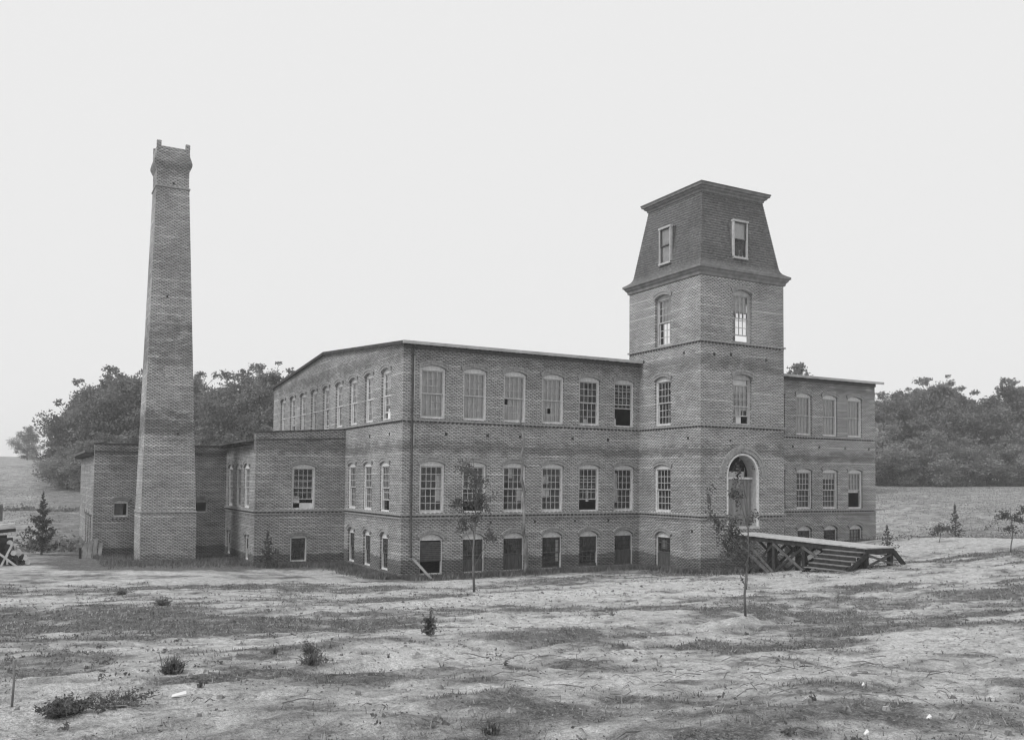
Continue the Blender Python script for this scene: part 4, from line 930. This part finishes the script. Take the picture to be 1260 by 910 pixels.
# --- bare crooked trunk before the wall
bt = MB(); bp = []; 
for i in range(22):
    q_ = i/21; bp.append((5.99-.34*q_+.07*math.sin(q_*17)+.04*math.sin(q_*41), -.75+.08*math.cos(q_*13), 1.2+7.9*q_))
bt.tube(bp, [(.10-.05*(i/21))*(1+.22*math.sin(i*2.3)) if i < 20 else .04 for i in range(22)], 8)
for i, (dx, dy_, L) in enumerate(((.2, -.1, .5), (-.15, -.1, .35), (.18, 0, .4), (-.2, -.1, .3), (.12, -.15, .35))):
    p_ = bp[2+i*4]; bt.tube([p_, (p_[0]+dx, p_[1]+dy_, p_[2]+L)], [.035, .01], 5)
pole = bt.build('bare_trunk', BARK_P, None, True); tag(pole, 'crooked bare pale tree trunk standing close against the mill front', 'tree trunk')
# ------------------------------------------------------------------ small things
def weed(x, y, H, sp, n_, label, seed, mat=None, wl=.05, name='weed_clump', droop=.5):
    mat = mat or WEED2; r_ = random.Random(seed); mb = MB()
    for i in range(n_):
        a = r_.uniform(0, 6.28); el = r_.uniform(.12, 1.0)**.8*1.35; L = H*r_.uniform(.45, 1.05)*(.75+.4*math.sin(el)); w0 = wl*r_.uniform(.4, 1.2)
        bx, by = r_.gauss(0, .16)*sp, r_.gauss(0, .16)*sp; ca, sa = math.cos(a), math.sin(a); hx = sp/H*.8
        p0 = Vector((bx, by, -.02)); p1 = Vector((bx+ca*math.cos(el)*L*.5*hx, by+sa*math.cos(el)*L*.5*hx, L*.55*math.sin(el)+.01))
        p2 = Vector((bx+ca*math.cos(el)*L*hx*1.15, by+sa*math.cos(el)*L*hx*1.15, max(L*math.sin(el)*r_.uniform(.72, 1.05), .01)))
        tw = r_.uniform(-.8, .8); s_ = Vector((-sa*math.cos(tw), ca*math.cos(tw), math.sin(tw)))*w0/2
        mb.raw([p0-s_*.4, p0+s_*.4, p1+s_, p1-s_, p2], [(0, 1, 2, 3), (3, 2, 4)])
    o = mb.build(name, mat, None, loc=(x, y, gz(x, y))); return tag(o, label, 'weed')
def gpt(px, py):      # where a bearing meets the ground (used once per small plant to set it down)
    f = 1099.835; q_ = fw + r2*((px-630)/f) - u2*((py-545.268)/f); t_ = 3.0
    for _ in range(400):
        p_ = CAM+q_*t_
        if p_.z < gz(p_.x, p_.y): break
        t_ += .12
    return p_.x, p_.y
for i, (px, py, H, sp, n_, lab) in enumerate([
    (212, 830, .23, .27, 210, 'dark spiky weed clump in the left foreground'),
    (383, 818, .15, .26, 110, 'broad leafy weed clump right of the spiky one'),
    (604, 909, .14, .14, 46, 'small upright weed at the bottom edge of the picture'),
    (478, 812, .10, .06, 12, 'tiny dark sprig on the pale sand below the mill corner'),
    (247, 846, .10, .08, 16, 'tiny leafy sprig beside a white scrap in the left foreground'),
    (338, 806, .12, .16, 40, 'thin straggling weed between the two larger left clumps'),
    (200, 745, .20, .5, 150, 'long low dark weed patch in the left middle distance'),
    (150, 732, .18, .3, 90, 'small dark weed tuft left of the longer weed patch')]):
    x, y = gpt(px, py); weed(x, y, H, sp, n_, lab, 40+i, wl=.018 if i not in (6, 7) else .03)
def bushlet(px, py, rx, h, n_, leaf, label, cat, name, stems=14, mat=WEED2):
    x, y = gpt(px, py); t_ = empty(name, label, cat, (x, y, gz(x, y)-.01)); mb = MB(); cen = []
    for i in range(stems):
        a = rnd.uniform(0, 6.28); q_ = rnd.uniform(.2, 1)*rx; hh = h*rnd.uniform(.6, 1.05); e = (q_*math.cos(a), q_*math.sin(a), hh)
        mb.tube([(q_*.25*math.cos(a), q_*.25*math.sin(a), -.02), (e[0]*.7, e[1]*.7, hh*.6), e], [.006, .004, .002], 3)
        k_ = n_//stems; tt = rng.uniform(.15, 1.05, k_)[:, None]; cen.append(np.array([e[0]*.25, e[1]*.25, 0])*(1-tt)+np.array(e)*tt+rng.normal(size=(k_, 3))*leaf*1.1)
    mb.build('stems', BARK, t_); link('leaves', quads_mesh('leaves', np.maximum(np.concatenate(cen), [-9, -9, .003]), None, leaf, mat, 2.0), t_)
bushlet(527, 782, .11, .40, 330, .035, 'upright leafy weed in front of the mill corner', 'weed', 'leafy_weed', 9)
bushlet(78, 880, .24, .11, 2600, .014, 'low dark matted bush in the bottom left corner', 'bush', 'matted_bush', 40)
bushlet(140, 866, .42, .05, 1500, .012, 'trailing dark mat of weeds right of the matted bush', 'weed', 'weed_mat', 40)
bushlet(383, 810, .22, .17, 520, .018, 'leafy bushy top growth beside the broad weed clump', 'weed', 'leafy_weed', 16)
x, y = gpt(62, 616); cl2 = rng.normal(size=(700, 3))*np.array([1.0, 1.0, .35]); cl2[:, 2] = np.abs(cl2[:, 2]); o_ = link('field_bush', quads_mesh('field_bush', cl2, None, .16, LEAF), None, (x, y, gz(x, y))); tag(o_, 'low dark bush alone on the pale left slope', 'bush')
# scrub along the old field bank, left, and by the sand bank, right
cen = []
for i in range(1500):
    t_ = rng.uniform(-6, 14); x = -16.5+t_; y = 42.8-.35*t_+.5*math.sin(t_)+rng.normal()*.35; cen.append((x, y, gz(x, y)+abs(rng.normal())*.16))
o_ = link('bank_scrub', quads_mesh('bank_scrub', np.array(cen), None, .16, LEAF)); tag(o_, 'line of dark scrub along the field bank at left', 'scrub', kind='stuff')
cen = []
def scrubby(n_, pa, pb, da, db, th, hh):
    for i in range(n_):
        x, y = at(rng.uniform(pa, pb), rng.uniform(da, db))
        if float(fbm(np.array([x/5]), np.array([y/3]), 91)[0]) < th: continue
        cen.append((x, y, gz(x, y)+abs(rng.normal())*hh))
XY = []
for n_, pa, pb, da, db, th in ((66000, 880, 1480, 46, 118, .30), (26000, -130, 330, 58, 130, .40)):
    pxs = rng.uniform(pa, pb, n_); ds = rng.uniform(da, db, n_); q_ = np.array(fw)[None]+np.array(r2)[None]*((pxs-630)/1099.835)[:, None]
    XY.append(np.stack([CAM.x+q_[:, 0]*ds, CAM.y+q_[:, 1]*ds], 1)[fbm((CAM.x+q_[:, 0]*ds)/5, (CAM.y+q_[:, 1]*ds)/3, 91) > th])
XY = np.concatenate(XY); XY = XY[~((XY[:, 0] > -12) & (XY[:, 0] < 31.5) & (XY[:, 1] > -14) & (XY[:, 1] < 28)) & ((XY[:, 0] < 20) | (rng.uniform(0, 1, len(XY)) < np.clip((XY[:, 0]-29-.9*(XY[:, 1]+2))/8, 0, 1)))]
fc = np.stack([XY[:, 0], XY[:, 1], height(XY[:, 0], XY[:, 1])+np.abs(rng.normal(0, .05, len(XY)))], 1)
o_ = link('field_grass', quads_mesh('field_grass', fc, None, .06, FIELDG)); tag(o_, 'rough pale grass and weeds over the open fields', 'grass', kind='stuff')
cen = []
for px_, d_, n_, w_, h_ in ((1108, 50, 110, 1.0, .30), (1140, 54, 90, 1.0, .22), (1190, 55, 90, 1.0, .25), (1225, 52, 130, 1.2, .3)):
    x, y = at(px_, d_); q_ = rng.normal(size=(n_, 3))*np.array([w_*.5, w_*.5, h_*.6]); q_[:, 2] = np.abs(q_[:, 2]); q_ += np.array([x, y, 0]); q_[:, 2] += height(q_[:, 0], q_[:, 1]); cen.append(q_)
o_ = link('field_scrub', quads_mesh('field_scrub', np.concatenate(cen), None, .07, WEED2)); tag(o_, 'thin brush along the near edge of the right field', 'scrub', kind='stuff')
x, y = at(34, 165); tree('oak_tree', 4, x, y, 6.5, 'faint far tree alone on the skyline at the left edge')
# grass tufts where the ground is grown over
N = 230000
xs = rng.uniform(-24, 26, N*3); ys = -36+34*rng.uniform(0, 1, N*3)**1.35
d_ = np.hypot(xs+14.87, ys+37.5); cand = grassmask(xs, ys)
vis = ((xs+14.87)*fw.x+(ys+37.5)*fw.y) > 4.5
lat = np.abs((xs+14.87)*r0.x+(ys+37.5)*r0.y)/np.maximum((xs+14.87)*fw.x+(ys+37.5)*fw.y, .1) < .66
keep = vis & lat & (cand > .50) & (rng.uniform(0, 1, N*3) < (cand-.42)*1.3*np.clip(14/d_, .25, 1)) & (fbm(xs/.35, ys/.3, 83, 3) > .47)
inb = (ys > -5) & (xs > 12.9) & (xs < 18.6)
keep &= ~inb; xs, ys, d_ = xs[keep], ys[keep], d_[keep]
zs = height(xs, ys); n_ = len(xs)
ang = rng.uniform(0, 6.28, n_); L = rng.uniform(.012, .05, n_)*(1+.022*d_); wd = .002+.0006*d_*rng.uniform(.6, 1.2, n_)
tx_, ty_ = np.cos(ang)*L*rng.uniform(.2, 1.6, n_), np.sin(ang)*L*rng.uniform(.2, 1.6, n_)
px_, py_ = -np.sin(ang)*wd, np.cos(ang)*wd
v = np.stack([np.stack([xs-px_, ys-py_, zs-.01], 1), np.stack([xs+px_, ys+py_, zs-.01], 1), np.stack([xs+tx_, ys+ty_, zs+L], 1)], 1)
def tri_mesh(name, v_, mat):
    n_ = len(v_); me = bpy.data.meshes.new(name); me.vertices.add(n_*3); me.vertices.foreach_set('co', v_.reshape(-1))
    me.loops.add(n_*3); me.loops.foreach_set('vertex_index', np.arange(n_*3)); me.polygons.add(n_)
    me.polygons.foreach_set('loop_start', np.arange(0, n_*3, 3)); me.polygons.foreach_set('loop_total', np.full(n_, 3)); me.update(); me.materials.append(mat); return me
sel = rng.uniform(0, 1, n_) < .8
o_ = link('grass', tri_mesh('grass', v[sel], GRASS)); tag(o_, 'short rough grass growing in patches over the sandy yard', 'grass', kind='stuff')
o_ = link('straw', tri_mesh('straw', v[~sel], STRAW)); tag(o_, 'dry pale straw scattered among the grass patches', 'straw', kind='stuff')
print('blades', n_)
# low sprigs scattered through the foreground
cen = []
for i in range(420):
    x, y = rnd.uniform(-18, 6), rnd.uniform(-34.5, -14); 
    if fbm(np.array([x/2.]), np.array([y/1.6]), 77)[0] < .5: continue
    z = gz(x, y); h_ = rnd.uniform(.02, .09); q_ = rng.normal(size=(rnd.randint(6, 26), 3))*np.array([h_*.7, h_*.7, h_*.6]); q_[:, 2] = np.abs(q_[:, 2]); cen.append(q_+np.array([x, y, z]))
o_ = link('sprigs', quads_mesh('sprigs', np.concatenate(cen), None, .026, WEED2)); tag(o_, 'tiny leafy sprigs scattered over the yard', 'weeds', kind='stuff')
# matted litter: tiny scraps of turf and dead stalks, thick on the dark patches
N = 260000; xs = rng.uniform(-22, 24, N); ys = -36+33*rng.uniform(0, 1, N)**1.5; dx_ = (xs-CAM.x)*fw.x+(ys-CAM.y)*fw.y; lt_ = np.abs((xs-CAM.x)*r0.x+(ys-CAM.y)*r0.y)
d_ = np.hypot(xs-CAM.x, ys-CAM.y); gm = grassmask(xs, ys); kk = (dx_ > 4.8) & (lt_ < .64*dx_) & (rng.uniform(0, 1, N) < np.clip((gm-.30)*1.5, .05, .8)*np.clip(16/d_, .3, 1)) & ~((ys > -5) & (xs > 12.9))
kk &= fbm(xs/.22, ys/.2, 87, 3) > .42
xs, ys, d_ = xs[kk], ys[kk], d_[kk]; zs = height(xs, ys)+rng.uniform(0, .018, len(xs))
def sized_quads(name, cen, size, mat):
    me = quads_mesh(name, cen*0, None, 1.0, mat, 1.7); v_ = np.empty(len(me.vertices)*3); me.vertices.foreach_get('co', v_); v_ = v_.reshape(-1, 4, 3)
    v_[:, :, 2] *= .6; v_ = v_*size[:, None, None]+cen[:, None, :]; me.vertices.foreach_set('co', v_.ravel()); me.update(); return me
cen = np.stack([xs, ys, zs], 1); sz = .009+.0010*d_; h_ = rng.uniform(0, 1, len(xs)) < .72
o_ = link('turf_litter', sized_quads('turf_litter', cen[h_], sz[h_], WEED)); tag(o_, 'dark matted turf scraps over the yard', 'turf', kind='stuff')
o_ = link('dead_stalks', sized_quads('dead_stalks', cen[~h_], sz[~h_]*.8, STRAW)); tag(o_, 'pale dead stalks and chips over the yard', 'litter', kind='stuff')
print('litter', len(xs))
# strip of longer grass at the foot of the walls
def foot(n_, fx):
    u = rng.uniform(0, 1, n_); p = np.array([fx(q_) for q_ in u]); return p
fp = []
def strip(x0, y0, x1, y1, n_, w_):
    t_ = rng.uniform(0, 1, n_); nx2, ny2 = (y1-y0), -(x1-x0); L_ = math.hypot(nx2, ny2); s_ = np.abs(rng.normal(0, w_, n_))
    return np.stack([x0+(x1-x0)*t_+nx2/L_*s_, y0+(y1-y0)*t_+ny2/L_*s_], 1)
fp = np.concatenate([strip(0, 0, 13.1, 0, 7000, .6), strip(0, 8, 0, 0, 4500, .6), strip(-4.66, 8.05, 0, 8.05, 3200, .7), strip(13.11, 0, 13.11, -4.82, 2600, .5), strip(13.11, -4.82, 18.5, -4.82, 2600, .5),
     strip(-11.54, 15.35, -4.66, 15.35, 3500, 1.3), strip(-11.5, 10.6, -4.8, 10.6, 3500, 1.4), strip(18.5, 0, 31, 0, 3000, .8), strip(-4.66, 15.3, -4.66, 8, 2500, .8)])
zs = height(fp[:, 0], fp[:, 1]); n_ = len(fp); ang = rng.uniform(0, 6.28, n_); L = rng.uniform(.06, .28, n_); wd = np.full(n_, .028)
v = np.stack([np.stack([fp[:, 0]-np.sin(ang)*wd, fp[:, 1]+np.cos(ang)*wd, zs-.02], 1), np.stack([fp[:, 0]+np.sin(ang)*wd, fp[:, 1]-np.cos(ang)*wd, zs-.02], 1),
              np.stack([fp[:, 0]+np.cos(ang)*L*.6, fp[:, 1]+np.sin(ang)*L*.6, zs+L], 1)], 1)
o_ = link('wall_grass', tri_mesh('wall_grass', v, GRASS)); tag(o_, 'longer rank grass along the foot of the brick walls', 'grass', kind='stuff')
# clods, pebbles
N = 17000; xs = rng.uniform(-20, 14, N); ys = rng.uniform(-35.5, -8, N); cl_ = fbm(xs/1.6, ys/1.3, 95, 3); kk = cl_ > rng.uniform(.42, .66, N); xs, ys = xs[kk], ys[kk]; zs = height(xs, ys)
mb = MB(); vv, ff = [], []
for x, y, z in zip(xs, ys, zs):
    dd_ = math.hypot(x+14.9, y+37.5); s_ = min(rnd.expovariate(1/.008)+.004, .036)*(1+dd_*.02); b_ = len(vv)
    for a in range(5): t_ = a*1.2566+rnd.uniform(-.3, .3); q_ = s_*rnd.uniform(.7, 1.4); vv.append((x+q_*math.cos(t_), y+q_*math.sin(t_), z-.01))
    for a in range(5): t_ = a*1.2566+rnd.uniform(-.3, .3); q_ = s_*rnd.uniform(.3, .8); vv.append((x+q_*math.cos(t_), y+q_*math.sin(t_), z+s_*rnd.uniform(.5, 1.0)))
    for a in range(5): ff.append((b_+a, b_+(a+1) % 5, b_+5+(a+1) % 5, b_+5+a))
    ff.append(tuple(b_+5+a for a in range(5)))
mb.raw(vv, ff); CLOD = simple('clods', .07, .40, 5); o_ = mb.build('clods', CLOD); tag(o_, 'small clods and pebbles strewn over the sandy yard', 'pebbles', kind='stuff')
# twigs
mb = MB()
for i in range(420):
    x, y = rnd.uniform(-18, 12), rnd.uniform(-35, -12)
    if rnd.random() < .5: x, y = rnd.gauss(-8, 2.4), rnd.gauss(-30, 2.6)
    z = gz(x, y)+.012; a = rnd.uniform(0, 6.28); L_ = rnd.uniform(.08, .45); b_ = rnd.uniform(-.3, .3)
    mb.tube([(x, y, z), (x+L_*.5*math.cos(a), y+L_*.5*math.sin(a), z+.03), (x+L_*math.cos(a+b_), y+L_*math.sin(a+b_), z+.01)], [.004+L_*.006, .004+L_*.005, .003], 4)
o_ = mb.build('twigs', BARK_P); tag(o_, 'dry twigs and sticks littering the yard', 'twigs', kind='stuff')
for i, (px, py, w_, lab) in enumerate([(220, 856, .065, 'white scrap beside the leafy sprig in the left foreground'), (1143, 884, .022, 'white scrap at the lower right of the yard'), (1062, 846, .014, 'small white chip on the dark patch, right foreground'),
                                   (1066, 907, .02, 'white scrap at the bottom edge, right of centre')]):
    x, y = gpt(px, py); z = gz(x, y); mb = MB(); mb.raw([(x-w_, y-w_*.4, z+.005), (x+w_*.9, y-w_*.5, z+.02), (x+w_, y+w_*.5, z+.035), (x-w_*.8, y+w_*.4, z+.012), (x-w_, y-w_*.4, z), (x+w_*.9, y-w_*.5, z), (x+w_, y+w_*.5, z), (x-w_*.8, y+w_*.4, z)],
        [(0, 1, 2, 3), (7, 6, 5, 4), (0, 4, 5, 1), (1, 5, 6, 2), (2, 6, 7, 3), (3, 7, 4, 0)]); o_ = mb.build('scrap', PAPER); tag(o_, lab, 'scrap')
x, y = gpt(14, 874); z = gz(x, y); o_ = MB().tube([(x, y, z-.05), (x+.012, y, z+.2), (x+.005, y+.01, z+.37)], [.010, .009, .008], 6).build('stake', BARK_P); tag(o_, 'short thin stake standing at the left edge of the foreground', 'stake')
# leaning boards, woodpile at the left
o_ = MB().beam((1.06, -1.0, 1.28), (.46, -.16, 2.18), .11, .035, (0, 1, 0)).build('leaning_board', BOARD); tag(o_, 'pale board leaning against the foot of the mill corner', 'board')
bh = empty('board_screen', 'rough grey boards propped at the outer corner of the low brick wing', 'boards', (0, 0, 0))
for i in range(4):
    x = -11.95+i*.24; MB().beam((x, 14.75, 1.2), (x+.10, 15.15, 2.15+.1*(i % 3)), .21, .035, (0, 1, 0)).build('board', BOARD, bh)
x, y = -12.15, 14.4; o_ = MB().box(x-.06, x+.06, y-.06, y+.06, 1.2, 1.95).build('stub_post', IRON); tag(o_, 'short dark post beside the propped boards at the wing corner', 'post')
# rack and logs
lx, ly = -15.75, 9.6; g = gz(lx, ly)
rk = empty('lumber_rack', 'rough timber rack with crossed pale legs and a slanting board on top', 'rack', (0, 0, 0))
for a, b in (((-.45, 0), (.35, 0)), ((.25, 0), (-.45, 0))): pass
MB().beam((lx+.10, ly-.4, g-.02), (lx+.52, ly-.4, g+.95), .09, .09).build('leg', WHITEB, rk)
MB().beam((lx+.72, ly-.46, g-.02), (lx-.30, ly-.46, g+.85), .07, .09).build('leg', WHITEB, rk)
MB().beam((lx+.78, ly-.3, g-.02), (lx+.55, ly-.3, g+.9), .07, .07).build('leg', BEAM_L, rk)
MB().beam((lx-1.6, ly+.2, g-.02), (lx-1.5, ly+.2, g+2.9), .14, .14).build('leg', BEAM_L, rk)
MB().beam((lx-1.9, ly-.2, g+1.50), (lx+.62, ly-.2, g+1.92), .5, .07).build('top_board', WHITEB, rk)
MB().beam((lx-1.9, ly-.1, g+1.32), (lx+.65, ly-.1, g+1.62), .4, .14).build('cross_beam', BEAM, rk)
MB().beam((lx-1.9, ly, g+1.0), (lx+.55, ly, g+1.15), .4, .2).build('cross_beam', BEAM, rk)
MB().box(lx-1.6, lx+.1, ly+.3, ly+.4, g+2.0, g+2.7).build('back_panel', BEAM_L, rk)
MB().box(lx-1.9, lx+.3, ly+.42, ly+.5, g-.1, g+1.35).build('dark_fill_panel', BEAM, rk)  # dark sheet added to fill the see-through space below the top board
lr = random.Random(5); spots = [(.75, .12), (1.0, .10), (1.22, .10), (1.42, .12), (.70, .36), (.93, .34), (1.14, .33), (1.33, .31), (.62, .62), (.84, .58), (1.04, .55), (.60, .86), (.80, .80), (.68, 1.03)]
lb = ['lowest', 'low', 'low', 'outermost bottom', 'second-row', 'second-row', 'second-row', 'outer second-row', 'third-row', 'third-row', 'outer third-row', 'upper', 'upper outer', 'topmost']
for i, (dx, dz_) in enumerate(spots):
    rr = lr.uniform(.095, .13); x = lx+dx-.25; z = g+dz_
    WHICH = ['bottom-row', 'bottom-row', 'bottom-row', 'bottom-row', 'second-row', 'second-row', 'second-row', 'second-row', 'third-row', 'third-row', 'third-row', 'fourth-row', 'fourth-row', 'topmost']
    PL = ['leftmost', 'second', 'third', 'outermost', 'leftmost', 'second', 'third', 'outermost', 'left', 'middle', 'outermost', 'left', 'right', 'single']
    o_ = MB().tube([(x, ly-.35+lr.uniform(-.08, .08), z), (x+lr.uniform(-.05, .1), ly+.9, z)], [rr, rr*.95], 9).build('log', WHITEB if i in (3, 7, 10, 12, 13, 9) else BEAM); 
    tag(o_, PL[i]+' '+WHICH[i]+(' log with a pale end' if i in (3, 7, 10, 12, 13, 9) else ' dark log')+' in the pile beside the rack', 'log', 'logs piled by the rack')
# ------------------------------------------------------------------ haze
hz = MB().box(-620, 900, -500, 900, -8, 34).mesh('haze', None)
hm = bpy.data.materials.new('haze'); hm.use_nodes = True; t = hm.node_tree; t.nodes.clear(); oo = t.nodes.new('ShaderNodeOutputMaterial'); pv = t.nodes.new('ShaderNodeVolumePrincipled')
pv.inputs['Color'].default_value = (1, 1, 1, 1); pv.inputs['Density'].default_value = .0009; pv.inputs['Anisotropy'].default_value = .2
t.links.new(pv.outputs[0], oo.inputs['Volume']); hz.materials.append(hm)
ho = link('haze', hz); tag(ho, 'thin pale haze over the whole valley', 'haze', kind='stuff')
